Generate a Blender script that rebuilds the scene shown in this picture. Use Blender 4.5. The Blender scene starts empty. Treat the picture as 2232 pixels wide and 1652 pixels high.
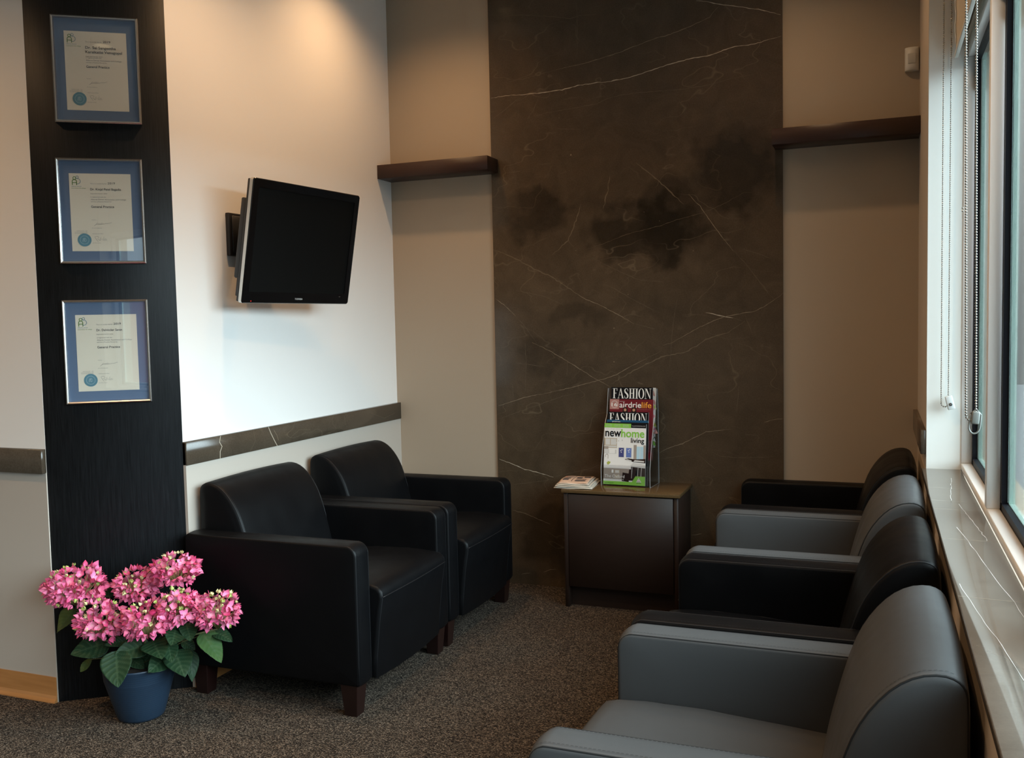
import bpy, bmesh, math, random
from mathutils import Vector, Matrix, Euler
random.seed(7)
R_ = math.radians
scene = bpy.context.scene
# ---------------------------------------------------------------- camera, world, exposure
cam_d = bpy.data.cameras.new('camera'); cam = bpy.data.objects.new('camera', cam_d)
scene.collection.objects.link(cam); scene.camera = cam
cam.location = (2.592187, -4.759037, 1.456145)
cam.rotation_euler = (1.5084712, 0.0211729, 0.3740801)
cam_d.sensor_width = 36.0; cam_d.lens = 36.0 * 2030.3246 / 2232.0
cam_d.clip_start = 0.05; cam_d.clip_end = 200
scene.view_settings.view_transform = 'Standard'
scene.view_settings.look = 'None'
scene.view_settings.gamma = 1.0
scene.view_settings.use_curve_mapping = False
scene.view_settings.exposure = 0.42
world = bpy.data.worlds.new('sky'); scene.world = world; world.use_nodes = True
bg = world.node_tree.nodes['Background']
bg.inputs[1].default_value = 24.0
# hazy bright sky: brightest towards the street side (+x), dimmer along the facade
wt = world.node_tree; _tc = wt.nodes.new('ShaderNodeTexCoord'); _sx = wt.nodes.new('ShaderNodeSeparateXYZ'); wt.links.new(_tc.outputs['Generated'], _sx.inputs[0])
_rp = wt.nodes.new('ShaderNodeValToRGB'); wt.links.new(_sx.outputs['X'], _rp.inputs[0]); _e = _rp.color_ramp.elements; _e.new(.6)
_e[0].position = .28; _e[0].color = (.03, .036, .040, 1); _e[1].position = .65; _e[1].color = (.20, .24, .265, 1); _e[2].position = .95; _e[2].color = (.76, .90, 1.0, 1)
_rz = wt.nodes.new('ShaderNodeValToRGB'); wt.links.new(_sx.outputs['Z'], _rz.inputs[0]); _e = _rz.color_ramp.elements; _e.new(.2)
_e[0].position = .0; _e[0].color = (.30, .30, .30, 1); _e[1].position = .16; _e[1].color = (.62, .62, .62, 1); _e[2].position = .42; _e[2].color = (1, 1, 1, 1)
_mx = wt.nodes.new('ShaderNodeMix'); _mx.data_type = 'RGBA'; _mx.blend_type = 'MULTIPLY'; _mx.inputs[0].default_value = 1.0
wt.links.new(_rp.outputs[0], _mx.inputs[6]); wt.links.new(_rz.outputs[0], _mx.inputs[7]); wt.links.new(_mx.outputs[2], bg.inputs[0])

def lamp(name, kind, loc, energy, color, **kw):
    d = bpy.data.lights.new(name, kind); d.energy = energy; d.color = color
    for k, v in kw.items(): setattr(d, k, v)
    o = bpy.data.objects.new(name, d); scene.collection.objects.link(o); o.location = loc
    return o
# sky portal over the window band (guides the sampling of the sky)
pt = lamp('sky_portal', 'AREA', (3.02, -4.35, 1.62), 1.0, (1, 1, 1), shape='RECTANGLE', size=7.0, size_y=1.6)
pt.rotation_euler = (0, R_(90), 0); pt.rotation_euler = Euler((R_(90), 0, R_(90)))
pt.data.cycles.is_portal = True
CEIL = 3.40
DOWNLIGHTS = [(0.45, -0.72, 34), (2.12, -0.72, 19), (0.66, -1.75, 50), (1.95, -2.35, 52), (-0.9, -3.3, 70), (1.2, -4.6, 60), (-1.8, -5.4, 60)]

# ---------------------------------------------------------------- materials
def mat(name, color=(.5, .5, .5), rough=.5, metal=0.0, spec=.5, coat=0.0, coat_rough=.1):
    m = bpy.data.materials.new(name); m.use_nodes = True
    b = m.node_tree.nodes['Principled BSDF']
    b.inputs['Base Color'].default_value = (*color, 1); b.inputs['Roughness'].default_value = rough
    b.inputs['Metallic'].default_value = metal; b.inputs['Specular IOR Level'].default_value = spec
    b.inputs['Coat Weight'].default_value = coat; b.inputs['Coat Roughness'].default_value = coat_rough
    return m
def nd(m, t, **kw):
    n = m.node_tree.nodes.new(t)
    for k, v in kw.items(): setattr(n, k, v)
    return n
def ln(m, a, b): m.node_tree.links.new(a, b)
def bsdf(m): return m.node_tree.nodes['Principled BSDF']
def coords(m, scale=(1, 1, 1), out='Object'):
    tc = nd(m, 'ShaderNodeTexCoord'); mp = nd(m, 'ShaderNodeMapping'); mp.inputs['Scale'].default_value = scale
    ln(m, tc.outputs[out], mp.inputs['Vector']); return mp.outputs[0]
def noise(m, vec, scale, detail=3, rough=.5, dist=0.0):
    n = nd(m, 'ShaderNodeTexNoise'); n.inputs['Scale'].default_value = scale; n.inputs['Detail'].default_value = detail
    n.inputs['Roughness'].default_value = rough; n.inputs['Distortion'].default_value = dist
    ln(m, vec, n.inputs['Vector']); return n.outputs['Fac']
def ramp(m, fac, stops):
    r = nd(m, 'ShaderNodeValToRGB'); e = r.color_ramp.elements
    while len(e) < len(stops): e.new(.5)
    for i, (p, c) in enumerate(stops):
        e[i].position = p; e[i].color = (*c, 1) if len(c) == 3 else c
    ln(m, fac, r.inputs[0]); return r.outputs[0]
def bump(m, h, strength=.2, dist=.002):
    b = nd(m, 'ShaderNodeBump'); b.inputs['Strength'].default_value = strength; b.inputs['Distance'].default_value = dist
    ln(m, h, b.inputs['Height']); ln(m, b.outputs[0], bsdf(m).inputs['Normal'])
def mixc(m, fac, a, b, blend='MIX'):
    x = nd(m, 'ShaderNodeMix', data_type='RGBA', blend_type=blend)
    for s, v in ((x.inputs[0], fac), (x.inputs[6], a), (x.inputs[7], b)):
        if isinstance(v, (int, float)): s.default_value = v
        elif isinstance(v, tuple): s.default_value = (*v, 1)
        else: ln(m, v, s)
    return x.outputs[2]

def paint(name, c, rough=.6):
    m = mat(name, c, rough, spec=.3); v = coords(m, (1, 1, 1))
    bump(m, noise(m, v, 350, 2), .12, .0008); return m
M = {}
M['wall_white'] = paint('white_wall_paint', (.82, .80, .775))
M['wall_beige'] = paint('beige_wall_paint', (.44, .39, .34))
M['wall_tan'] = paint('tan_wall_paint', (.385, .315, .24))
M['wall_light_tan'] = paint('light_tan_wall_paint', (.52, .44, .35))
M['ceiling'] = paint('ceiling_white', (.72, .70, .66))
M['jamb'] = paint('window_reveal_white', (.87, .87, .83))

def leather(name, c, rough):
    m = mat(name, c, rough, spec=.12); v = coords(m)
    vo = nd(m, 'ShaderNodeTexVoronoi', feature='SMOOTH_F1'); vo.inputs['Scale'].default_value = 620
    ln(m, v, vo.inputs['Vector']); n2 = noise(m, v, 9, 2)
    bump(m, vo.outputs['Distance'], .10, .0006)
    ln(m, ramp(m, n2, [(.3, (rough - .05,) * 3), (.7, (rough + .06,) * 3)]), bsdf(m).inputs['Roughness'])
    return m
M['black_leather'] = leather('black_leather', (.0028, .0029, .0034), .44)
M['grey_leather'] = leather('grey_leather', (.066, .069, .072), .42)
M['black_thread'] = mat('black_thread', (.004, .004, .005), .55, spec=.3)
M['grey_thread'] = mat('grey_thread', (.022, .023, .024), .7, spec=.1)
M['mahogany'] = mat('dark_mahogany', (.011, .0032, .0025), .35, coat=.1)

def marble(name, base=(.072, .050, .030), slab=False):
    m = mat(name, base, .16, spec=.40); v = coords(m)
    n1 = noise(m, v, 1.6, 5, .55, .6); n2 = noise(m, v, 7, 6, .6, 1.2); n3 = noise(m, v, 160, 3, .6)
    c = ramp(m, n1, [(.30, tuple(b * .50 for b in base)), (.44, tuple(b * .85 for b in base)), (.58, base), (.75, tuple(b * 1.45 for b in base))])
    c = mixc(m, .35, c, ramp(m, n2, [(.3, tuple(b * .6 for b in base)), (.7, tuple(b * 1.5 for b in base))]))
    c = mixc(m, .10, c, ramp(m, n3, [(.35, (.01, .01, .008)), (.7, (.16, .13, .1))]))
    if slab:      # dark clouds in the stone, at their own places
        sp = nd(m, 'ShaderNodeTexCoord'); dn = nd(m, 'ShaderNodeTexNoise'); dn.inputs['Scale'].default_value = 5.5; dn.inputs['Detail'].default_value = 4
        ln(m, sp.outputs['Object'], dn.inputs['Vector'])
        off = nd(m, 'ShaderNodeVectorMath', operation='MULTIPLY_ADD'); ln(m, dn.outputs['Color'], off.inputs[0])
        off.inputs[1].default_value = (.46, 0, .46); ln(m, sp.outputs['Object'], off.inputs[2])
        for (cx, cz, rx, rz, k) in [(1.47, 1.88, .36, .17, .42), (.90, 2.03, .22, .15, .55), (1.92, 2.18, .25, .22, .48), (.86, 1.28, .13, .16, .72), (1.13, 1.50, .20, .08, .75), (1.0, .25, .3, .2, .6), (1.60, 1.98, .2, .2, .6)]:
            s = nd(m, 'ShaderNodeVectorMath', operation='SUBTRACT'); ln(m, off.outputs[0], s.inputs[0]); s.inputs[1].default_value = (cx + .23, 0, cz + .23)
            q = nd(m, 'ShaderNodeVectorMath', operation='MULTIPLY'); ln(m, s.outputs[0], q.inputs[0]); q.inputs[1].default_value = (1 / rx, 0, 1 / rz)
            l = nd(m, 'ShaderNodeVectorMath', operation='LENGTH'); ln(m, q.outputs[0], l.inputs[0])
            f = ramp(m, l.outputs['Value'], [(.62, (k, k, k)), (1.0, (1, 1, 1))])
            c = mixc(m, 1.0, c, f, 'MULTIPLY')
    # hairline veins
    wv = nd(m, 'ShaderNodeTexNoise'); wv.inputs['Scale'].default_value = 2.2; wv.inputs['Detail'].default_value = 3; wv.inputs['Distortion'].default_value = .2
    mp = coords(m, (1.0, 1.0, 1.7)); ln(m, mp, wv.inputs['Vector'])
    mask = noise(m, v, 3.1, 2)
    vein = ramp(m, wv.outputs['Fac'], [(.4955, (0, 0, 0)), (.5, (1, 1, 1)), (.5045, (0, 0, 0))])
    mk = ramp(m, mask, [(.42, (0, 0, 0)), (.60, (.42, .42, .42))])
    f = nd(m, 'ShaderNodeMath', operation='MULTIPLY'); ln(m, vein, f.inputs[0]); ln(m, mk, f.inputs[1])
    c = mixc(m, f.outputs[0], c, (.17, .13, .085))
    ln(m, c, bsdf(m).inputs['Base Color']); return m
M['marble_slab'] = marble('brown_marble_slab', slab=True)
M['marble'] = marble('brown_marble', (.064, .047, .032))
M['marble_sill'] = marble('grey_brown_marble_sill', (.20, .185, .162)); bsdf(M['marble_sill']).inputs['Roughness'].default_value = .07
M['vein0'] = mat('vein_faint', (.115, .088, .058), .2); M['vein1'] = mat('vein_medium', (.21, .165, .115), .2)
M['vein2'] = mat('vein_pale', (.42, .36, .28), .2); M['vein3'] = mat('vein_smoky', (.13, .10, .066), .15)

def carpet():
    m = mat('speckled_carpet', (.1, .09, .08), .95, spec=.1); v = coords(m)
    vo = nd(m, 'ShaderNodeTexVoronoi'); vo.inputs['Scale'].default_value = 210; vo.inputs['Randomness'].default_value = 1
    mp = coords(m, (1.0, 1.6, 1)); ln(m, mp, vo.inputs['Vector'])
    sep = nd(m, 'ShaderNodeSeparateColor'); ln(m, vo.outputs['Color'], sep.inputs[0])
    c = ramp(m, sep.outputs[0], [(0, (.012, .010, .009)), (.30, (.027, .023, .020)), (.55, (.056, .047, .039)), (.78, (.115, .096, .078)), (1, (.23, .19, .155))])
    r2 = nd(m, 'ShaderNodeTexNoise'); r2.inputs['Scale'].default_value = 3.5; ln(m, v, r2.inputs['Vector'])
    c = mixc(m, .5, c, ramp(m, r2.outputs['Fac'], [(.3, (.95, .76, .60)), (.7, (1.0, .95, .88))]), 'MULTIPLY')
    st = noise(m, coords(m, (60, 5, 1)), 4, 2)
    c = mixc(m, .35, c, ramp(m, st, [(.35, (.4, .4, .4)), (.65, (1.0, 1.0, 1.0))]), 'MULTIPLY')
    ln(m, c, bsdf(m).inputs['Base Color']); bump(m, vo.outputs['Distance'], .8, .004); return m
M['carpet'] = carpet()
def black_oak():
    m = mat('black_stained_oak', (.006, .0065, .007), .42, spec=.22)
    g = noise(m, coords(m, (90, 90, 2.2)), 3.2, 5, .65, .5)
    ln(m, ramp(m, g, [(.35, (.003, .0035, .004)), (.7, (.012, .013, .0145))]), bsdf(m).inputs['Base Color'])
    bump(m, g, .2, .0008); return m
M['black_oak'] = black_oak()
def laminate(name, c, c2, rough=.38):
    m = mat(name, c, rough, spec=.4); g = noise(m, coords(m, (2, 2, 40)), 5, 4, .6)
    ln(m, ramp(m, g, [(.35, c), (.7, c2)]), bsdf(m).inputs['Base Color']); return m
M['espresso'] = laminate('espresso_laminate', (.021, .012, .009), (.026, .015, .0115), .45)
M['shelf_wood'] = laminate('dark_shelf_laminate', (.034, .016, .011), (.042, .020, .014))
def stone_top():
    m = mat('brown_quartz', (.10, .065, .035), .12); n = noise(m, coords(m), 240, 3, .6)
    ln(m, ramp(m, n, [(.35, (.085, .052, .022)), (.65, (.12, .075, .035)), (.8, (.19, .13, .075))]), bsdf(m).inputs['Base Color']); return m
M['quartz'] = stone_top()
def cove():
    m = mat('honey_cove_base', (.42, .19, .06), .42); n = noise(m, coords(m, (1, 1, 12)), 4, 3)
    ln(m, ramp(m, n, [(.35, (.38, .165, .05)), (.7, (.46, .21, .07))]), bsdf(m).inputs['Base Color']); return m
M['cove'] = cove()
M['frame_white'] = mat('white_window_frame', (.90, .91, .91), .32)
M['gasket'] = mat('black_gasket', (.004, .004, .007), .5, spec=.15)
M['spacer'] = mat('glazing_spacer', (.66, .86, .76), .4)
M['blind'] = mat('cream_blind_fabric', (.62, .52, .38), .8)
M['chain'] = mat('nickel_bead_chain', (.42, .40, .37), .25, metal=1)
M['white_plastic'] = mat('white_plastic', (.70, .68, .62), .4)
M['grey_plastic'] = mat('grey_plastic', (.60, .61, .60), .35); M['dull_plastic'] = mat('dull_grey_plastic', (.20, .205, .19), .35)
M['lens_plastic'] = mat('pale_lens_plastic', (.52, .50, .45), .3)
M['tv_black'] = mat('gloss_black_bezel', (.004, .004, .0045), .12)
M['tv_screen'] = mat('matt_black_screen', (.0022, .0024, .0022), .5, spec=.2)
M['tv_back'] = mat('matt_black_plastic', (.010, .010, .011), .45)
M['silver'] = mat('silver_trim', (.62, .61, .58), .30, metal=1)
M['pewter'] = mat('brushed_pewter_frame', (.76, .74, .71), .25, metal=1)
M['mat_blue'] = mat('slate_blue_mat_board', (.115, .175, .285), .75)
M['paper'] = mat('cream_paper', (.78, .73, .61), .7)
M['ink'] = mat('dark_ink', (.025, .027, .04), .6)
M['ink_soft'] = mat('grey_ink', (.19, .19, .20), .6)
M['ink_green'] = mat('green_ink', (.085, .22, .03), .6)
M['ink_blue'] = mat('blue_grey_ink', (.13, .25, .34), .6)
M['seal'] = mat('blue_foil_seal', (.16, .36, .45), .28, metal=.35)
M['seal_line'] = mat('pale_seal_print', (.55, .68, .72), .35)
M['white'] = mat('white_print', (.80, .80, .79), .35); M['offwhite'] = mat('pale_grey_print', (.62, .62, .61), .35)
M['blk'] = mat('black_print', (.008, .008, .01), .22)
M['lime'] = mat('lime_print', (.24, .56, .075), .3); M['mar'] = mat('maroon_print', (.15, .012, .02), .3)
M['rose'] = mat('dusty_rose_print', (.42, .20, .18), .3); M['orange'] = mat('orange_print', (.78, .36, .05), .3)
M['navy'] = mat('navy_print', (.015, .085, .18), .3); M['taupe'] = mat('taupe_print', (.36, .31, .27), .3)
M['choc'] = mat('dark_brown_print', (.025, .012, .01), .3); M['sky_b'] = mat('pale_blue_print', (.45, .66, .78), .3)
M['art1'] = mat('indigo_print', (.06, .07, .22), .3); M['art2'] = mat('blue_print', (.13, .20, .50), .3)
M['tan'] = mat('tan_print', (.50, .42, .32), .3); M['skin'] = mat('peach_print', (.50, .26, .17), .3)
M['yolk'] = mat('yellow_green_print', (.45, .50, .10), .3); M['pinkp'] = mat('pink_print', (.65, .18, .28), .3)
M['news'] = mat('newsprint', (.50, .45, .38), .8); M['news_pink'] = mat('salmon_newsprint', (.55, .38, .28), .8); M['redp'] = mat('red_print', (.5, .05, .03), .5)
def clear(name, ior, tint, rough=.0, extra=0.0):
    m = bpy.data.materials.new(name); m.use_nodes = True; t = m.node_tree
    t.nodes.remove(bsdf(m)); o = t.nodes['Material Output']
    tr = nd(m, 'ShaderNodeBsdfTransparent'); tr.inputs[0].default_value = (*tint, 1)
    gl = nd(m, 'ShaderNodeBsdfGlossy'); gl.inputs['Roughness'].default_value = rough
    lw = nd(m, 'ShaderNodeLayerWeight'); lw.inputs[0].default_value = .5     # Schlick reflectance, the same from both sides
    pw = nd(m, 'ShaderNodeMath', operation='POWER'); ln(m, lw.outputs['Facing'], pw.inputs[0]); pw.inputs[1].default_value = 5.0
    f0 = ((ior - 1) / (ior + 1)) ** 2; ma = nd(m, 'ShaderNodeMath', operation='MULTIPLY_ADD'); ln(m, pw.outputs[0], ma.inputs[0])
    ma.inputs[1].default_value = 1 - f0; ma.inputs[2].default_value = f0
    mx = nd(m, 'ShaderNodeMixShader'); f = ma.outputs[0]
    if extra:
        a = nd(m, 'ShaderNodeMath', operation='ADD'); ln(m, f, a.inputs[0]); a.inputs[1].default_value = extra; f = a.outputs[0]
    ln(m, f, mx.inputs[0]); ln(m, tr.outputs[0], mx.inputs[1]); ln(m, gl.outputs[0], mx.inputs[2]); ln(m, mx.outputs[0], o.inputs[0])
    return m
M['glass'] = clear('window_glass', 1.45, (.93, .97, .96)); M['frame_glass'] = clear('picture_glass', 1.5, (.97, .97, .97), .0, .02)
M['acrylic'] = clear('clear_acrylic', 1.49, (.95, .96, .97), .02, .03); M['acrylic_edge'] = mat('frosty_acrylic_edge', (.38, .42, .45), .25)
def pot_mat():
    m = mat('blue_plastic_pot', (.0105, .024, .045), .45); w = nd(m, 'ShaderNodeTexWave', wave_type='BANDS', bands_direction='Z')
    w.inputs['Scale'].default_value = 38; w.inputs['Distortion'].default_value = .3; ln(m, coords(m), w.inputs['Vector'])
    bump(m, w.outputs['Fac'], .12, .001); return m
M['pot'] = pot_mat(); M['soil'] = mat('potting_soil', (.02, .014, .01), .95)
def col_mat(name, rough, sub=0.0):
    m = mat(name, (1, 1, 1), rough, spec=.3); a = nd(m, 'ShaderNodeVertexColor'); a.layer_name = 'Col'
    ln(m, a.outputs[0], bsdf(m).inputs['Base Color']); bsdf(m).inputs['Subsurface Weight'].default_value = sub
    bsdf(m).inputs['Subsurface Radius'].default_value = (.01, .004, .004); return m
M['petal'] = col_mat('hydrangea_petals', .55)
def leaf_mat():
    m = mat('hydrangea_leaf', (.03, .09, .03), .5, spec=.15); a = nd(m, 'ShaderNodeVertexColor'); a.layer_name = 'Col'
    n = noise(m, coords(m), 60, 3)
    c = mixc(m, .35, a.outputs[0], ramp(m, n, [(.3, (.6, .6, .6)), (.7, (1, 1, 1))]), 'MULTIPLY')
    ln(m, c, bsdf(m).inputs['Base Color']); bump(m, n, .25, .001); return m
M['leaf'] = leaf_mat(); M['floret_stalk'] = mat('cream_green_stalk', (.26, .24, .10), .6); M['stem'] = mat('green_brown_stem', (.07, .075, .025), .6)
M['pave'] = mat('pale_paving', (.26, .27, .28), .9); M['facade'] = mat('pale_facade', (.42, .46, .48), .8)
M['red_facade'] = mat('red_facade', (.30, .06, .05), .8)
def emit(name, c, s):
    m = mat(name, c, .4); b = bsdf(m); b.inputs['Emission Color'].default_value = (*c, 1); b.inputs['Emission Strength'].default_value = s; return m
M['led'] = emit('red_led', (1, .03, .02), 1.5); M['lamp_glow'] = emit('warm_lamp', (1, .78, .5), 6.0)

# ---------------------------------------------------------------- mesh helpers
class MB:
    def __init__(s): s.v = []; s.f = []; s.m = []; s.s = []; s.c = []
    def add(s, vs, fs, mi=0, smooth=False, col=None):
        o = len(s.v); s.v += [tuple(p) for p in vs]
        for f in fs: s.f.append(tuple(i + o for i in f)); s.m.append(mi); s.s.append(smooth); s.c.append(col)
        return s
    def box(s, x0, x1, y0, y1, z0, z1, mi=0, bev=0.0, seg=2):
        bm = bmesh.new(); bmesh.ops.create_cube(bm, size=1)
        for v in bm.verts: v.co = Vector(((x0 + x1) / 2 + v.co.x * (x1 - x0), (y0 + y1) / 2 + v.co.y * (y1 - y0), (z0 + z1) / 2 + v.co.z * (z1 - z0)))
        if bev: bmesh.ops.bevel(bm, geom=bm.edges[:], offset=bev, segments=seg, profile=.5, affect='EDGES')
        bm.verts.index_update(); s.add([v.co[:] for v in bm.verts], [[v.index for v in f.verts] for f in bm.faces], mi, bool(bev)); bm.free(); return s
    def tube(s, pts, r, n=8, mi=0, cap=True):
        pts = [Vector(p) for p in pts]; rs = r if isinstance(r, (list, tuple)) else [r] * len(pts); vs = []; fs = []
        up = None
        for i, p in enumerate(pts):
            t = (pts[min(i + 1, len(pts) - 1)] - pts[max(i - 1, 0)]).normalized()
            if up is None: up = t.orthogonal().normalized()
            up = (up - t * up.dot(t)).normalized(); b = t.cross(up)
            for k in range(n):
                a = 2 * math.pi * k / n; vs.append(p + (up * math.cos(a) + b * math.sin(a)) * rs[i])
        for i in range(len(pts) - 1):
            for k in range(n): fs.append((i * n + k, i * n + (k + 1) % n, (i + 1) * n + (k + 1) % n, (i + 1) * n + k))
        if cap: fs.append(tuple(range(n))[::-1]); fs.append(tuple((len(pts) - 1) * n + k for k in range(n)))
        return s.add(vs, fs, mi, True)
    def lathe(s, prof, n=48, mi=0, c=(0, 0, 0)):
        vs = [(c[0] + r * math.cos(2 * math.pi * k / n), c[1] + r * math.sin(2 * math.pi * k / n), c[2] + z) for r, z in prof for k in range(n)]
        fs = [(i * n + k, i * n + (k + 1) % n, (i + 1) * n + (k + 1) % n, (i + 1) * n + k) for i in range(len(prof) - 1) for k in range(n)]
        return s.add(vs, fs, mi, True)
    def poly(s, pts, mi=0): return s.add(pts, [tuple(range(len(pts)))], mi)
    def prism(s, poly, h0, h1, mi=0):      # polygon in xy, extruded in z
        n = len(poly); vs = [(x, y, h0) for x, y in poly] + [(x, y, h1) for x, y in poly]
        fs = [tuple(range(n))[::-1], tuple(range(n, 2 * n))] + [(i, (i + 1) % n, n + (i + 1) % n, n + i) for i in range(n)]
        return s.add(vs, fs, mi)
    def build(s, name, mats, parent=None, loc=(0, 0, 0), rot=(0, 0, 0), fix=True):
        me = bpy.data.meshes.new(name); me.from_pydata(s.v, [], s.f)
        for m in (mats if isinstance(mats, (list, tuple)) else [mats]): me.materials.append(M[m])
        me.polygons.foreach_set('material_index', s.m); me.polygons.foreach_set('use_smooth', s.s)
        if any(c is not None for c in s.c):
            ca = me.color_attributes.new('Col', 'FLOAT_COLOR', 'CORNER')
            for p, c in zip(me.polygons, s.c):
                for li, k in zip(p.loop_indices, range(p.loop_total)):
                    cc = c[k] if isinstance(c[0], (tuple, list)) else c
                    ca.data[li].color = (*cc, 1)
        me.update()
        if fix:
            bm = bmesh.new(); bm.from_mesh(me); bmesh.ops.recalc_face_normals(bm, faces=bm.faces); bm.to_mesh(me); bm.free()
        o = bpy.data.objects.new(name, me); scene.collection.objects.link(o); o.parent = parent
        o.location = loc; o.rotation_euler = rot; return o
def tag(o, label=None, cat=None, group=None, kind=None):
    for k, v in (('label', label), ('category', cat), ('group', group), ('kind', kind)):
        if v: o[k] = v
    return o
def thing(name, label, cat, loc=(0, 0, 0), rz=0.0, group=None):
    o = bpy.data.objects.new(name, None); scene.collection.objects.link(o); o.empty_display_size = .05
    o.location = loc; o.rotation_euler = (0, 0, rz); return tag(o, label, cat, group)
def struct(o, label): return tag(o, label, None, None, 'structure')
def smooth_by_angle(o, ang=35):
    me = o.data; me.set_sharp_from_angle(angle=R_(ang))
def copy_tree(o, parent=None):
    c = o.copy(); scene.collection.objects.link(c); c.parent = parent
    for ch in [x for x in o.children]: copy_tree(ch, c)
    return c
_txt = {}
def text_geo(txt, bold=0.0, shear=0.0):
    key = (txt, bold, shear)
    if key in _txt: return _txt[key]
    cu = bpy.data.curves.new('lettering', 'FONT'); cu.body = txt; cu.size = 1.0; cu.resolution_u = 3; cu.offset = bold; cu.shear = shear
    o = bpy.data.objects.new('lettering', cu); scene.collection.objects.link(o); bpy.context.view_layer.update()
    ev = o.evaluated_get(bpy.context.evaluated_depsgraph_get()); me = ev.to_mesh()
    vs = [(v.co.x, v.co.y) for v in me.vertices]; fs = [tuple(p.vertices) for p in me.polygons]
    ev.to_mesh_clear(); bpy.data.objects.remove(o); bpy.data.curves.remove(cu)
    x0 = min(v[0] for v in vs); vs = [(x - x0, y) for x, y in vs]
    _txt[key] = (vs, fs, max(v[0] for v in vs)); return _txt[key]
def put_text(mb, txt, x, z, height, width=None, y=0.0, mi=0, bold=0.0, shear=0.0, right=False, plane='xz'):
    """height = cap height; baseline at z; facing -Y"""
    vs, fs, w = text_geo(txt, bold, shear); k = height / .70; kx = (width / w) if width else k
    if right: x = x - w * kx
    if plane == 'xz': mb.add([(x + a * kx, y, z + b * k) for a, b in vs], [f for f in fs], mi)
    else: mb.add([(x + a * kx, z + b * k, y) for a, b in vs], fs, mi)
    return w * kx
def ribbon(mb, pts, w, y=0.0, mi=0, closed=False, f=None):
    """flat stroke in the xz plane; w a number or one width per point"""
    n = len(pts); ws = w if isinstance(w, (list, tuple)) else [w] * n; vs = []
    for i in range(n):
        a = pts[(i - 1) % n] if closed or i else pts[i]; b = pts[(i + 1) % n] if closed or i < n - 1 else pts[i]
        dx, dz = b[0] - a[0], b[1] - a[1]; l = math.hypot(dx, dz) or 1; nx, nz = -dz / l, dx / l
        for sgn in (-.5, .5):
            p = (pts[i][0] + nx * ws[i] * sgn, pts[i][1] + nz * ws[i] * sgn)
            vs.append((p[0], y, p[1]) if f is None else f(p[0], p[1]))
    k = n if closed else n - 1
    mb.add(vs, [(2 * i, 2 * i + 1, 2 * ((i + 1) % n) + 1, 2 * ((i + 1) % n)) for i in range(k)], mi)
def circle(cx, cz, r, n=24, a0=0, a1=360): return [(cx + r * math.cos(R_(a0 + (a1 - a0) * i / n)), cz + r * math.sin(R_(a0 + (a1 - a0) * i / n))) for i in range(n + (1 if a1 - a0 < 360 else 0))]
def disc(mb, cx, cz, r, y=0, mi=0, n=32): mb.poly([(a, y, b) for a, b in circle(cx, cz, r, n)], mi)
def rect(mb, x0, x1, z0, z1, y=0, mi=0): mb.poly([(x0, y, z0), (x1, y, z0), (x1, y, z1), (x0, y, z1)], mi)
def round_rect(x0, x1, z0, z1, r, n=4):
    """closed counter-clockwise outline; r = radii (x0z0, x1z0, x1z1, x0z1)"""
    out = []
    for (cx, cz, rr, a0) in ((x0 + r[0], z0 + r[0], r[0], 180), (x1 - r[1], z0 + r[1], r[1], 270), (x1 - r[2], z1 - r[2], r[2], 0), (x0 + r[3], z1 - r[3], r[3], 90)):
        for i in range(n + 1):
            a = R_(a0 + 90 * i / n); out.append((cx + rr * math.cos(a), cz + rr * math.sin(a)))
    return out

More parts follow.
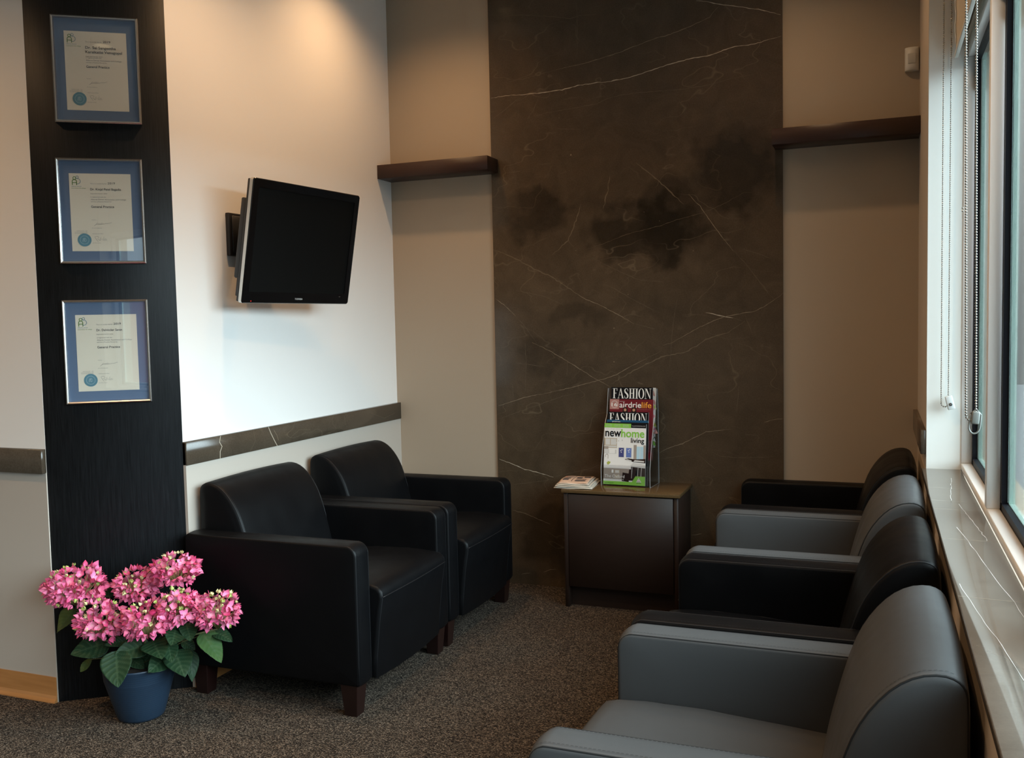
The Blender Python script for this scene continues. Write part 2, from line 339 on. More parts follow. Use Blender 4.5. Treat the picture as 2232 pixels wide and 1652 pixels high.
VEINS= [(2,[(0.635,2.663),(0.72,2.667),(0.843,2.661),(0.942,2.661),(1.039,2.663),(1.125,2.676),(1.21,2.679),(1.303,2.678),(1.396,2.685),(1.467,2.699),(1.547,2.716),(1.627,2.731),(1.724,2.745),(1.811,2.747),(1.877,2.764),(1.934,2.776),(2.027,2.774),(2.1,2.79),(2.151,2.796)]),(0,[(0.722,2.736),(0.811,2.743),(0.922,2.759),(1.009,2.771)]),(1,[(1.009,2.771),(1.084,2.779),(1.18,2.787),(1.285,2.806),(1.367,2.821),(1.408,2.835),(1.459,2.845),(1.529,2.863),(1.589,2.87),(1.658,2.885),(1.716,2.901),(1.764,2.916),(1.812,2.933),(1.831,2.956),(1.86,2.982)]),(2,[(1.746,3.022),(1.813,3.004),(1.879,2.982),(1.972,2.957),(2.046,2.938),(2.101,2.917),(2.149,2.898)]),(0,[(1.122,3.113),(1.127,3.054),(1.128,2.934),(1.122,2.816)]),(0,[(0.707,3.081),(0.763,3.085),(0.874,3.07),(0.982,3.049),(1.089,3.024),(1.142,3.032),(1.267,3.022)]),(0,[(0.807,2.532),(0.874,2.541),(0.951,2.553),(1.048,2.559),(1.155,2.565),(1.229,2.573),(1.281,2.592),(1.364,2.603),(1.446,2.604),(1.546,2.601),(1.665,2.597),(1.79,2.603),(1.914,2.622),(2.045,2.635)]),(0,[(0.643,2.553),(0.707,2.588),(0.775,2.633),(0.832,2.657)]),(0,[(0.84,2.529),(0.874,2.571),(0.903,2.629)]),(3,[(1.431,2.255),(1.481,2.211),(1.541,2.158),(1.59,2.11),(1.674,2.026)]),(1,[(1.699,2.073),(1.757,2.011),(1.823,1.911),(1.861,1.856),(1.918,1.781)]),(0,[(1.918,1.781),(1.975,1.72),(2.04,1.632),(2.086,1.563),(2.132,1.524)]),(0,[(2.04,1.632),(2.086,1.568)]),(3,[(1.136,2.066),(1.108,1.992),(1.08,1.922),(1.057,1.877),(1.013,1.839),(0.969,1.805)]),(0,[(1.057,1.877),(1.089,1.84)]),(3,[(1.291,2.196),(1.279,2.122),(1.252,2.029)]),(0,[(1.142,1.822),(1.249,1.847),(1.375,1.891),(1.457,1.907),(1.558,1.926),(1.638,1.951),(1.737,1.969),(1.805,1.989),(1.872,2.014),(1.929,2.043),(1.977,2.064),(2.009,2.062)]),(3,[(0.638,1.846),(0.734,1.805),(0.846,1.742),(0.955,1.691),(1.053,1.626),(1.138,1.567)]),(1,[(1.095,1.598),(1.138,1.568),(1.244,1.522),(1.348,1.464),(1.41,1.427)]),(0,[(1.41,1.427),(1.461,1.414),(1.522,1.4)]),(0,[(0.753,1.62),(0.843,1.601),(0.92,1.583),(1.029,1.534)]),(0,[(1.184,1.782),(1.289,1.724),(1.433,1.655),(1.585,1.636)]),(0,[(1.235,1.64),(1.288,1.623),(1.35,1.586),(1.432,1.538),(1.543,1.48)]),(0,[(1.956,1.788),(2.041,1.761),(2.105,1.729)]),(0,[(1.003,2.465),(1.142,2.448)]),(0,[(0.89,2.288),(0.967,2.287)]),(0,[(0.71,2.256),(0.801,2.259)]),(2,[(1.781,1.477),(1.849,1.462),(1.916,1.447)]),(0,[(1.916,1.447),(1.973,1.428)]),(1,[(0.631,1.582),(0.694,1.536),(0.75,1.482)]),(0,[(0.75,1.482),(0.805,1.422),(0.87,1.332)]),(1,[(0.843,1.337),(0.948,1.289),(1.024,1.245),(1.11,1.194),(1.174,1.153),(1.28,1.097)]),(1,[(0.637,0.988),(0.716,1.013),(0.808,1.041),(0.898,1.057)]),(1,[(0.898,1.057),(0.988,1.077),(1.076,1.095),(1.163,1.119),(1.238,1.138),(1.312,1.163),(1.386,1.204),(1.479,1.25)]),(0,[(1.479,1.25),(1.551,1.284)]),(1,[(1.561,1.314),(1.612,1.329),(1.672,1.363),(1.751,1.406),(1.83,1.439),(1.887,1.457),(1.964,1.47),(2.02,1.478),(2.077,1.506),(2.123,1.538),(2.166,1.567)]),(0,[(0.635,0.915),(0.715,0.943),(0.795,0.971),(0.909,1.01),(1.02,1.048),(1.129,1.07)]),(3,[(1.28,1.112),(1.385,1.174),(1.551,1.254),(1.691,1.283),(1.78,1.341),(1.897,1.379),(1.973,1.431)]),(1,[(1.535,0.754),(1.576,0.781),(1.657,0.808),(1.727,0.845),(1.776,0.872),(1.845,0.881),(1.903,0.889)]),(0,[(1.545,0.724),(1.646,0.743),(1.696,0.754)]),(0,[(1.786,0.782),(1.844,0.749),(1.941,0.743),(2.13,0.757)]),(2,[(0.633,0.692),(0.708,0.67),(0.788,0.64),(0.867,0.625),(0.951,0.604)]),(0,[(0.711,0.551),(0.821,0.57),(0.956,0.592)]),(0,[(0.951,0.604),(1.012,0.621),(1.089,0.64),(1.177,0.664),(1.209,0.681)]),(1,[(0.71,0.409),(0.783,0.395),(0.862,0.367),(0.929,0.344)]),(1,[(0.752,0.052),(0.81,0.065)]),(1,[(0.882,0.076),(0.924,0.091),(0.958,0.097)]),(1,[(1.697,0.332),(1.752,0.344)]),(1,[(2.065,0.927),(2.112,0.941),(2.165,0.946)]),(0,[(1.595,1.194),(1.607,1.373),(1.634,1.542),(1.644,1.571)]),(0,[(1.038,1.153),(1.046,1.257)]),(0,[(1.943,1.106),(1.932,0.979)]),(0,[(0.803,1.354),(0.806,1.216),(0.797,1.067)]),(0,[(2.049,1.626),(2.086,1.572)]),(0,[(0.744,1.227),(0.912,1.205)]),(0,[(1.69,1.119),(1.808,1.105)]),(0,[(1.97,0.862),(2.027,0.861)]),(0,[(0.724,1.109),(0.728,1.034)]),(0,[(2.01,1.368),(1.973,1.465)]),(0,[(1.746,0.746),(1.824,0.679)])]
HEADS= [((-0.201, -2.171, 0.498), 0.12, 0.092), ((-0.029, -2.05, 0.486), 0.091, 0.073), ((0.12, -1.998, 0.545), 0.095, 0.075), ((-0.061, -2.198, 0.391), 0.092, 0.09), ((0.116, -2.16, 0.397), 0.087, 0.087), ((0.189, -2.065, 0.427), 0.088, 0.082), ((0.312, -2.007, 0.408), 0.092, 0.09)]
LEAVES= [((-0.083, -2.138, 0.29), (-0.178, -2.232, 0.265), 0.092), ((0.018, -2.207, 0.289), (0.077, -2.265, 0.185), 0.092), ((0.085, -2.115, 0.292), (0.021, -2.217, 0.281), 0.074), ((0.097, -2.11, 0.305), (0.2, -2.179, 0.274), 0.086), ((0.124, -2.072, 0.235), (0.136, -2.176, 0.214), 0.068), ((0.17, -2.067, 0.347), (0.221, -2.146, 0.313), 0.072), ((0.192, -2.036, 0.357), (0.243, -2.074, 0.308), 0.059), ((0.142, -2.082, 0.3), (0.207, -2.135, 0.243), 0.054), ((0.152, -2.059, 0.258), (0.237, -2.106, 0.184), 0.09), ((0.188, -2.013, 0.246), (0.221, -2.05, 0.141), 0.045), ((0.242, -2.009, 0.318), (0.342, -2.029, 0.223), 0.074), ((0.27, -1.976, 0.315), (0.347, -1.97, 0.284), 0.05), ((-0.245, -2.141, 0.4), (-0.284, -2.194, 0.322), 0.068), ((-0.228, -2.113, 0.402), (-0.249, -2.145, 0.369), 0.05), ((0.001, -2.137, 0.303), (-0.045, -2.198, 0.303), 0.036), ((0.0, -2.091, 0.185), (0.024, -2.122, 0.234), 0.036), ((-0.175, -2.137, 0.212), (-0.2, -2.171, 0.173), 0.032), ((-0.144, -2.067, 0.433), (-0.164, -2.051, 0.468), 0.036), ((-0.002, -2.121, 0.231), (0.069, -2.127, 0.204), 0.045), ((0.159, -2.022, 0.282), (0.204, -2.007, 0.246), 0.041), ((0.06, -2.085, 0.244), (0.023, -2.104, 0.183), 0.054)]
# ---------------------------------------------------------------- the room
W = 2.7654
RAIL0, RAIL1 = .906, 1.0
SILL = .851; HEAD = 2.40; XF = 2.888; Y1 = -.836; YEND = -7.9
PLX, PLY, PRX, PRY = -.4004, -2.0945, .0058, -1.8009
YB = -9.0; XL = -3.2
struct(MB().box(XL - .1, 3.1, YB - .1, .12, -.08, 0).build('floor', 'carpet'), 'brown and grey speckled loop carpet')
struct(MB().box(XL - .1, 3.1, YB - .1, .12, CEIL, CEIL + .1).build('ceiling', 'ceiling'), 'plain white ceiling')
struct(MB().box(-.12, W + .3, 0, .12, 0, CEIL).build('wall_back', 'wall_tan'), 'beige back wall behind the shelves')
mb = MB(); mb.box(-.12, 0, PRY, 0, RAIL1 - .004, CEIL, 0); mb.box(-.12, .018, PRY, 0, 0, RAIL1 - .004, 1)
struct(mb.build('wall_left', ['wall_white', 'wall_beige']), 'left wall, white above the marble rail and beige below')
mb = MB(); mb.box(XL, PLX, PLY, PLY + .12, RAIL1 - .004, CEIL, 0); mb.box(XL, PLX, PLY - .004, PLY + .12, 0, RAIL1 - .004, 1)
struct(mb.build('wall_near', ['wall_white', 'wall_beige']), 'wall section left of the black panel, pale above the rail')
# right wall with its window band
mb = MB()
mb.box(W, W + .3, Y1, 0, SILL, CEIL, 0); mb.box(W, XF, YEND, Y1, 2.78, CEIL, 0); mb.box(XF, W + .3, YEND, Y1, HEAD + .055, CEIL, 0)
mb.box(W, W + .3, YB, 0, 0, SILL - .02, 0); mb.box(W, W + .3, YB, YEND, SILL - .02, CEIL, 0)
struct(mb.build('wall_right', 'wall_light_tan'), 'beige wall around the window band')
struct(MB().box(W + .001, XF, Y1 - .004, Y1, SILL, HEAD + .38).build('trim_1', 'jamb'), 'bright white window reveal')
struct(MB().box(XL - .1, XL, YB, PLY + .12, 0, CEIL).build('wall_far_left', 'wall_beige'), 'far wall beyond the frame')
struct(MB().box(XL, W + .3, YB - .1, YB, 0, CEIL).build('wall_front', 'wall_beige'), 'front wall, behind the viewer')

# marble rails
def rail(name, x0, x1, y0, y1, label, mn='marble'):
    return struct(MB().box(x0, x1, y0, y1, RAIL0, RAIL1, 0, .0015, 1).build(name, mn), label)
mb = MB(); mb.box(0, .024, PRY, -.001, RAIL0, RAIL1, 0, .0015, 1)
def fx(x, off): return lambda a, b: (x + off, a, b)
for pts, w, mi in [([(-1.60, .906), (-1.598, .935), (-1.585, .955), (-1.60, .975), (-1.592, 1.0)], .004, 3), ([(-1.20, .906), (-1.225, .94), (-1.245, .97), (-1.262, 1.0)], .004, 3),
                   ([(-1.19, .93), (-1.20, .955), (-1.22, .98)], .002, 2), ([(-1.40, .906), (-1.36, .95), (-1.37, 1.0)], .0015, 1), ([(-1.1, .93), (-1.02, .96), (-.93, .95)], .0015, 1), ([(-.35, .97), (-.2, .93), (-.08, .945)], .0012, 1), ([(-.6, .91), (-.62, .99)], .0015, 1)]:
    ribbon(mb, pts, w, mi=mi, f=lambda a, b: (.0244, a, b))
struct(mb.build('trim_2', ['marble', 'vein0', 'vein1', 'vein2']), 'brown marble rail along the left wall')
rail('trim_3', XL, PLX, PLY - .022, PLY, 'brown marble rail left of the black panel')
rail('trim_4', W - .020, W, Y1, -.001, 'brown marble rail on the short right wall')
# marble slab with its veins
mb = MB(); SX0, SX1 = .6266, 2.1579
mb.box(SX0, SX1, -.012, 0, 0, CEIL, 0)
VW = {0: (.0021, 1), 1: (.0032, 2), 2: (.0044, 3), 3: (.0060, 4)}
rnd = random.Random(3)
for s, pts in VEINS:
    w, mi = VW[s]; q = []
    for i in range(len(pts) - 1):
        a, b = pts[i], pts[i + 1]; L = math.hypot(b[0] - a[0], b[1] - a[1]); n = max(2, int(L / .014))
        for k in range(n):
            t = k / n; j = .0016 if s != 3 else .003
            q.append((a[0] + (b[0] - a[0]) * t + rnd.uniform(-j, j), a[1] + (b[1] - a[1]) * t + rnd.uniform(-j, j)))
    q.append(pts[-1]); q = [(min(max(x, SX0 + .002), SX1 - .002), max(z, .01)) for x, z in q]
    ws = [w * rnd.uniform(.35, 1.15) * min(1, .25 + 3.5 * min(i, len(q) - 1 - i) / len(q)) for i in range(len(q))]
    ribbon(mb, q, ws, -.0123 if s != 3 else -.0122, mi)
for (x, z, r) in [(1.0815, 2.3216, .004), (1.302, 1.4065, .003), (1.2995, 1.23, .003), (1.02, 2.52, .0015), (1.55, 1.95, .0015), (1.72, 1.79, .002), (1.47, 2.0, .0015), (1.38, 1.58, .002), (1.1, 1.82, .0015)]: disc(mb, x, z, r, -.0123, 2, 8)
struct(mb.build('trim_5', ['marble_slab', 'vein0', 'vein1', 'vein2', 'vein3'], fix=False), 'tall polished brown marble slab with pale veins')

# sill, lower edge
mb = MB(); mb.box(W - .0156, XF, YEND, Y1 + .0, SILL - .02, SILL, 0, .002, 1)
z = SILL + .0004
def fz(a, b): return (a, b, SILL + .0005)
for y in (-1.26, -1.50, -1.64, -2.05, -2.6): ribbon(mb, [(W - .014, y), (W + .05, y - .006), (XF, y - .012)], .0014, mi=1, f=fz)
rr = random.Random(5)
for (a, b) in [((2.84, -1.05), (2.81, -1.50)), ((2.83, -1.55), (2.862, -2.05)), ((2.80, -1.9), (2.885, -3.0)), ((2.76, -2.5), (2.84, -3.3))]:
    q = [(a[0] + (b[0] - a[0]) * t / 20 + rr.uniform(-.002, .002), a[1] + (b[1] - a[1]) * t / 20) for t in range(21)]
    ribbon(mb, q, [.0016 * rr.uniform(.4, 1.1) for _ in q], mi=2, f=fz)
struct(mb.build('trim_6', ['marble_sill', 'vein2', 'offwhite']), 'polished marble window sill')
# cove bases
def cove(name, p0, p1, nrm, label):
    prof = [(0, 0), (.016, 0), (.0155, .004), (.007, .014), (.0035, .026), (.003, .1), (0, .1)]
    vs = []; fs = []
    for p in (p0, p1):
        for a, h in prof: vs.append((p[0] + nrm[0] * a, p[1] + nrm[1] * a, h))
    n = len(prof)
    for i in range(n - 1): fs.append((i, i + 1, n + i + 1, n + i))
    fs += [tuple(range(n)), tuple(range(n, 2 * n))]
    return struct(MB().add(vs, fs, 0).build(name, 'cove'), label)
cove('baseboard_near', (XL, PLY - .0045), (PLX - .001, PLY - .0045), (0, -1), 'honey-coloured cove base left of the black panel')
cove('baseboard_left', (.0185, PRY - .0), (.0185, 0), (1, 0), 'honey-coloured cove base along the left wall')
cove('baseboard_right', (W - .0005, YB), (W - .0005, 0), (-1, 0), 'honey-coloured cove base along the window wall')
mb = MB(); cove('baseboard_back', (.018, -.0005), (SX0, -.0005), (0, -1), 'honey-coloured cove base on the back wall')
# black oak panel across the outside corner
ang = math.atan2(PRY - PLY, PRX - PLX); PW = math.hypot(PRX - PLX, PRY - PLY)
pn = MB().box(0, PW, -.0, .019, 0, CEIL, 0, .001, 1)
panel = pn.build('trim_7', 'black_oak', None, (PLX, PLY - .0, 0), (0, 0, ang)); struct(panel, 'tall black oak panel across the corner')
mb = MB(); mb.add([(PLX, PLY, 0), (PRX, PRY, 0), (-.03, PRY + .1, 0), (PLX, PLY + .119, 0), (PLX, PLY, CEIL), (PRX, PRY, CEIL), (-.03, PRY + .1, CEIL), (PLX, PLY + .119, CEIL)], [(0, 1, 5, 4), (1, 2, 6, 5), (2, 3, 7, 6), (3, 0, 4, 7), (0, 3, 2, 1), (4, 5, 6, 7)])
for i, v in enumerate(mb.v): mb.v[i] = (v[0] - .586 * .021 * (1 if i % 4 in (0, 1) else 0), v[1] + .811 * .021 * (1 if i % 4 in (0, 1) else 0), v[2])
struct(mb.build('wall_corner', 'wall_beige'), 'corner behind the black panel')

# windows: frame > gasket, glass, spacer
def window(name, ya, yb, last=False):
    """opening between mullion faces ya (far) and yb (near), ya > yb"""
    f = MB(); t = .062
    X0, X1 = XF, XF + .037
    f.box(X0, X1, yb, ya, SILL + .0, SILL + .026, 0, .002, 1)            # bottom rail
    f.box(X0 + .012, X1 + .01, yb, ya, HEAD, HEAD + .055, 0, .002, 1)      # head
    f.box(X0, X1, ya - .006, ya, SILL + .026, HEAD, 0, .0015, 1)           # far stile
    f.box(X0, X1, yb, yb + .035, SILL + .026, HEAD, 0, .0015, 1)
    fr = f.build(name, 'frame_white'); struct(fr, 'white framed window onto the bright outdoors')
    ya2, yb2 = ya - .006, yb + .035; z0, z1 = SILL + .026, HEAD
    g = MB(); X2 = X1 + .012
    g.box(X1, X2 + .004, ya2 - .028, ya, z0 - .01, z1 + .02); g.box(X1, X2 + .004, yb, yb2 + .028, z0 - .01, z1 + .02)
    g.box(X1, X2 + .004, yb2, ya2, z0 - .01, z0 + .022); g.box(X1, X2 + .004, yb2, ya2, z1 - .022, z1 + .02)
    g.build('gasket', 'gasket', fr)
    s = MB(); s.box(X2 + .006, X2 + .022, ya2 - .036, ya2 - .022, z0, z1); s.box(X2 + .006, X2 + .022, yb2 + .024, yb2 + .034, z0, z1)
    s.box(X2 + .006, X2 + .022, yb2, ya2, z0 + .012, z0 + .024); s.build('spacer', 'spacer', fr)
    MB().box(X2 + .003, X2 + .005, yb2, ya2, z0, z1).build('glass', 'glass', fr)
ys = [(Y1 - .004, -1.73), (-1.73, -2.86), (-2.86, -4.02), (-4.02, -5.18), (-5.18, -6.34), (-6.34, -7.9)]
for i, (a, b) in enumerate(ys): window('window_%d' % (i + 1), a, b)
# outdoors
tag(MB().box(3.2, 40, -40, 20, -.4, -.3).build('paving', 'pave'), None, None, None, 'structure')
tag(MB().box(-20, 3.2, -40, YB - .1, -.4, -.3).build('paving', 'pave'), None, None, None, 'structure')
b = thing('building', 'long pale low building across the street beyond the window', 'building', (38, -30, -.3))
mb = MB(); mb.box(0, 10, -40, 70, 0, 4.2); mb.build('facade', 'facade', b)
b2 = thing('building', 'red shopfront outside, mirrored in the certificate glass', 'building', (9.5, -27, -.3))
MB().box(-2, 6, 0, 5, 0, 3.4).build('facade', 'red_facade', b2)
# ---------------------------------------------------------------- armchairs
def offset_profile(pr, d):
    n = len(pr); out = []
    for i in range(n):
        a, p, b = pr[i - 1], pr[i], pr[(i + 1) % n]
        e1 = (p[0] - a[0], p[1] - a[1]); e2 = (b[0] - p[0], b[1] - p[1])
        l1 = math.hypot(*e1) or 1; l2 = math.hypot(*e2) or 1
        nx = -(e1[1] / l1 + e2[1] / l2); nz = (e1[0] / l1 + e2[0] / l2); l = math.hypot(nx, nz) or 1
        nx, nz = nx / l, nz / l; c = max(.5, nx * (-e1[1] / l1) + nz * (e1[0] / l1))
        out.append((p[0] + nx * d / c, p[1] + nz * d / c))
    return out      # positive d = inward for a counter-clockwise outline
def puffy(mb, pr, y0, y1, r=.012, crown=.004, bulge=.006, mi=0, cap=.03):
    """outline pr (x,z) counter-clockwise, swept from y0 to y1 with soft edges, crowned faces and padded ends"""
    st = []
    rings = []
    rings.append((y0 - bulge, r + cap)) if cap else None
    rings.append((y0 - bulge * .45, r + cap * .35)) if cap else None
    for k in range(5):
        a = R_(90) * k / 4; rings.append((y0 + r * (1 - math.cos(R_(90) - (R_(90) - a))) if 0 else y0 + r * (1 - math.cos(a)), r * (1 - math.sin(a))))
    for k in range(1, 8):
        t = k / 8; rings.append((y0 + r + (y1 - y0 - 2 * r) * t, -crown * math.sin(math.pi * t)))
    for k in range(4, -1, -1):
        a = R_(90) * k / 4; rings.append((y1 - r * (1 - math.cos(a)), r * (1 - math.sin(a))))
    if cap: rings.append((y1 + bulge * .45, r + cap * .35)); rings.append((y1 + bulge, r + cap))
    n = len(pr); vs = []
    cx0 = sum(p[0] for p in pr) / n; cz0 = sum(p[1] for p in pr) / n
    for y, d in rings:
        if d <= r + 1e-6: vs += [(x, y, z) for x, z in offset_profile(pr, d)]
        else:
            q = offset_profile(pr, r); e = d - r; k = 1 - e / .12
            vs += [(cx0 + (x - cx0) * k, y, cz0 + (z - cz0) * k) for x, z in q]
    fs = [(i * n + k, i * n + (k + 1) % n, (i + 1) * n + (k + 1) % n, (i + 1) * n + k) for i in range(len(rings) - 1) for k in range(n)]
    fs += [tuple(range(n)), tuple((len(rings) - 1) * n + k for k in range(n))]
    mb.add(vs, fs, mi, True)
def densify(pr, step=.03):
    out = []; n = len(pr)
    for i in range(n):
        a, b = pr[i], pr[(i + 1) % n]; L = math.hypot(b[0] - a[0], b[1] - a[1]); k = max(1, int(L / step))
        for j in range(k): out.append((a[0] + (b[0] - a[0]) * j / k, a[1] + (b[1] - a[1]) * j / k))
    return out
def chaikin(pr, n=1, closed=True):
    for _ in range(n):
        o = []; m = len(pr)
        for i in range(m if closed else m - 1):
            a, b = pr[i], pr[(i + 1) % m]; o += [(a[0] * .75 + b[0] * .25, a[1] * .75 + b[1] * .25), (a[0] * .25 + b[0] * .75, a[1] * .25 + b[1] * .75)]
        pr = o if closed else [pr[0]] + o + [pr[-1]]
    return pr
def seam(mb, path, y, r, mi=0): mb.tube([(x, y, z) for x, z in path], r, 6, mi)
def stitches(mb, path, y, mi=0, pitch=.009, l=.0055):
    acc = 0
    for i in range(len(path) - 1):
        a, b = path[i], path[i + 1]; L = math.hypot(b[0] - a[0], b[1] - a[1]); ux, uz = (b[0] - a[0]) / (L or 1), (b[1] - a[1]) / (L or 1); t = -acc
        while t < L:
            if t >= 0:
                x, z = a[0] + ux * t, a[1] + uz * t; nx, nz = uz, -ux     # outward for a path run clockwise... sign set by caller's inset
                mb.add([(x, y - .0007, z), (x + ux * l, y - .0007, z + uz * l), (x + ux * l, y + .0007, z + uz * l), (x, y + .0007, z)], [(0, 1, 2, 3)], mi)
            t += pitch
        acc = (L - (t - pitch)) if L > 0 else acc
        acc = max(0, pitch - (t - L)); acc = pitch - (t - L) if t > L else 0
AW, CW, AD, AH, A0 = .106, .775, .778, .645, .12
def make_chair(lea, thread, label, group):
    t = thing('armchair', label, 'armchair', (0, 0, 0), 0, group)
    pr = densify(round_rect(0, AD, A0, AH, (.012, .012, .040, .018), 6), .06)
    for s in (-1, 1):
        yo, yi = s * CW / 2, s * (CW / 2 - AW); a, b = min(yo, yi), max(yo, yi)
        m = MB(); puffy(m, pr, a + .004, b - .004, .010, .004, .004, 0, .035)
        arm = m.build('armrest', lea, t); smooth_by_angle(arm, 60)
        # piped seams round the top and front edges, both faces
        top = [(.0 + .02, AH)] + [(x, z) for x, z in [(.2, AH), (.4, AH), (.6, AH), (AD - .04, AH)]] + [(AD - .04 + .04 * math.sin(R_(q)), AH - .04 + .04 * math.cos(R_(q))) for q in range(10, 91, 10)] + [(AD, .5), (AD, .35), (AD, .2), (AD, A0 + .01)]
        m = MB()
        for yy in (a + .0085, b - .0085):
            ins = [(x - (.0028 if x > AD - .03 else 0), z - .0028) for x, z in top]
            seam(m, ins, yy, .0022)
        for yy, e in ((a + .0085, 1), (b - .0085, -1)):
            up = [(x + (.0022 if x > AD - .001 else .0012), z + .0028 if x < AD - .03 else z + .0012) for x, z in top]
            stitches(m, up, yy + e * .010)
        m.build('stitching', thread, arm)
    # seat: cushion nose leaning out over the apron
    sp = [(.20, .12), (.786, .115), (.792, .20), (.806, .33), (.822, .425), (.820, .450), (.803, .468), (.77, .476), (.70, .481), (.55, .480), (.35, .466), (.20, .455)]
    sp = densify(sp, .05); ysr = CW / 2 - AW - .003
    m = MB(); puffy(m, sp, -ysr, ysr, .014, .007, 0, 0, 0); seat = m.build('seat', lea, t); smooth_by_angle(seat, 60)
    m = MB()
    for yy in (-ysr + .010, ysr - .010):
        seam(m, [(.30, .4585), (.5, .4745), (.65, .4785), (.77, .4725), (.80, .4665), (.8175, .4490), (.8195, .425), (.804, .33), (.790, .20), (.784, .12)], yy, .0024)
    pts = [(.8225 + .0072 * math.cos(math.pi * y / 2), y * ysr * .97, .431) for y in [k / 12 - 1 for k in range(25)]]
    m.tube(pts, .0022, 6); m.build('seam_piping', thread, seat)
    # rolled backrest
    bp = [(.265, .40), (.264, .445), (.254, .50), (.231, .59), (.212, .655), (.190, .715), (.160, .765), (.124, .805), (.085, .829), (.046, .836), (.020, .829), (.006, .814), (.001, .79), (0, .60), (.004, .40)]
    bp = chaikin(densify(bp, .07), 1); yb = (CW - 2 * AW) / 2 + .010
    m = MB(); puffy(m, bp, -yb, yb, .018, .006, .006, 0, .03); back = m.build('backrest', lea, t); smooth_by_angle(back, 60)
    m = MB(); arc = [p for p in bp if p[1] > .42 and p[0] > .006]; arc = sorted(arc, key=lambda p: math.atan2(p[1] - .45, p[0] - .1))
    for s in (-1, 1):
        q = offset_profile(bp, .0045); q = [p for p in q if p[1] > .44]; i0 = max(range(len(q)), key=lambda i: q[i][0] - q[i][1]); q = q[i0:] + q[:i0]
        q = [p for p in q if not (p[0] < .02 and p[1] < .6)]
        seam(m, q, s * (yb - .0075), .0026)
        stitches(m, [p for p in offset_profile(bp, -.0012) if p[1] > .5 and p[0] > .02], s * (yb - .020))
    m.build('stitching', thread, back)
    for dx in (.045, .728):
        for s in (-1, 1):
            cy = s * (CW / 2 - .046); m = MB(); h0, h1 = .026, .036
            vs = [(dx + a * h0, cy + b * h0, 0) for a, b in ((-1, -1), (1, -1), (1, 1), (-1, 1))] + [(dx + a * h1, cy + b * h1, A0 + .004) for a, b in ((-1, -1), (1, -1), (1, 1), (-1, 1))]
            m.add(vs, [(3, 2, 1, 0), (4, 5, 6, 7), (0, 1, 5, 4), (1, 2, 6, 5), (2, 3, 7, 6), (3, 0, 4, 7)], 0)
            o = m.build('leg', 'mahogany', t)
            bv = o.modifiers.new('soft_edges', 'BEVEL'); bv.width = .002; bv.segments = 2
    return t
LX, RX = .042, 2.742
c = make_chair('black_leather', 'black_thread', 'black leather armchair beside the pink hydrangea, under the television', 'black leather armchairs')
c.location = (LX, -1.4745, 0)
def place(src, label, x, y, rz, group):
    o = copy_tree(src); o['label'] = label; o['group'] = group; o.location = (x, y, 0); o.rotation_euler = (0, 0, R_(rz)); return o
place(c, 'black leather armchair against the left wall nearest the back wall corner', LX, -.688, 0, 'black leather armchairs')
place(c, 'black leather armchair by the window wall, between the two grey armchairs', RX, -1.960, 180, 'black leather armchairs')
place(c, 'black leather armchair in the back right corner under the right shelf', RX, -.405, 180, 'black leather armchairs')
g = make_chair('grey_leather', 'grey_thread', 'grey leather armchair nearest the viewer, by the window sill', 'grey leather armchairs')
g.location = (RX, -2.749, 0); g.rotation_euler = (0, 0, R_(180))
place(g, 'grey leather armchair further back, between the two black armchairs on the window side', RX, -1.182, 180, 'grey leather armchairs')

# ---------------------------------------------------------------- floating shelves
for (x0, x1, lab) in ((.001, .6646, 'dark brown floating shelf in the left corner'), (2.1215, W - .001, 'dark brown floating shelf in the right corner by the window')):
    o = MB().box(x0, x1, -.158, -.0125, 2.258, 2.333, 0, .0012, 1)
    o.box(max(x0, .001), x1, -.0125, -.0005, 2.258, 2.333, 0) if 0 else None
    if x0 < 1: o.box(.001, SX0 - .001, -.0125, -.0005, 2.258, 2.333)
    else: o.box(SX1 + .001, W - .001, -.0125, -.0005, 2.258, 2.333)
    tag(o.build('floating_shelf', 'shelf_wood'), lab, 'shelf', 'floating shelves')

# ---------------------------------------------------------------- side cabinet
cb = thing('side_cabinet', 'low dark brown cabinet with a brown stone top against the marble slab', 'cabinet', (1.114, -.33, 0))
CWD, CDP, CH = .581, .312, .586
m = MB(); m.box(0, .022, 0, CDP, 0, CH, 0, .001, 1); m.box(CWD - .022, CWD, 0, CDP, 0, CH, 0, .001, 1); m.box(.022, CWD - .022, .012, CDP, .105, CH); m.build('carcass', 'espresso', cb)
MB().box(.025, CWD - .025, -.006, .010, .109, CH - .006, 0, .001, 1).build('door', 'espresso', cb)
MB().box(.022, CWD - .022, .045, .06, 0, .105).build('kick_board', 'espresso', cb)
MB().box(-.010, CWD + .010, -.012, CDP + .004, CH, CH + .017, 0, .0015, 2).build('stone_top', 'quartz', cb)

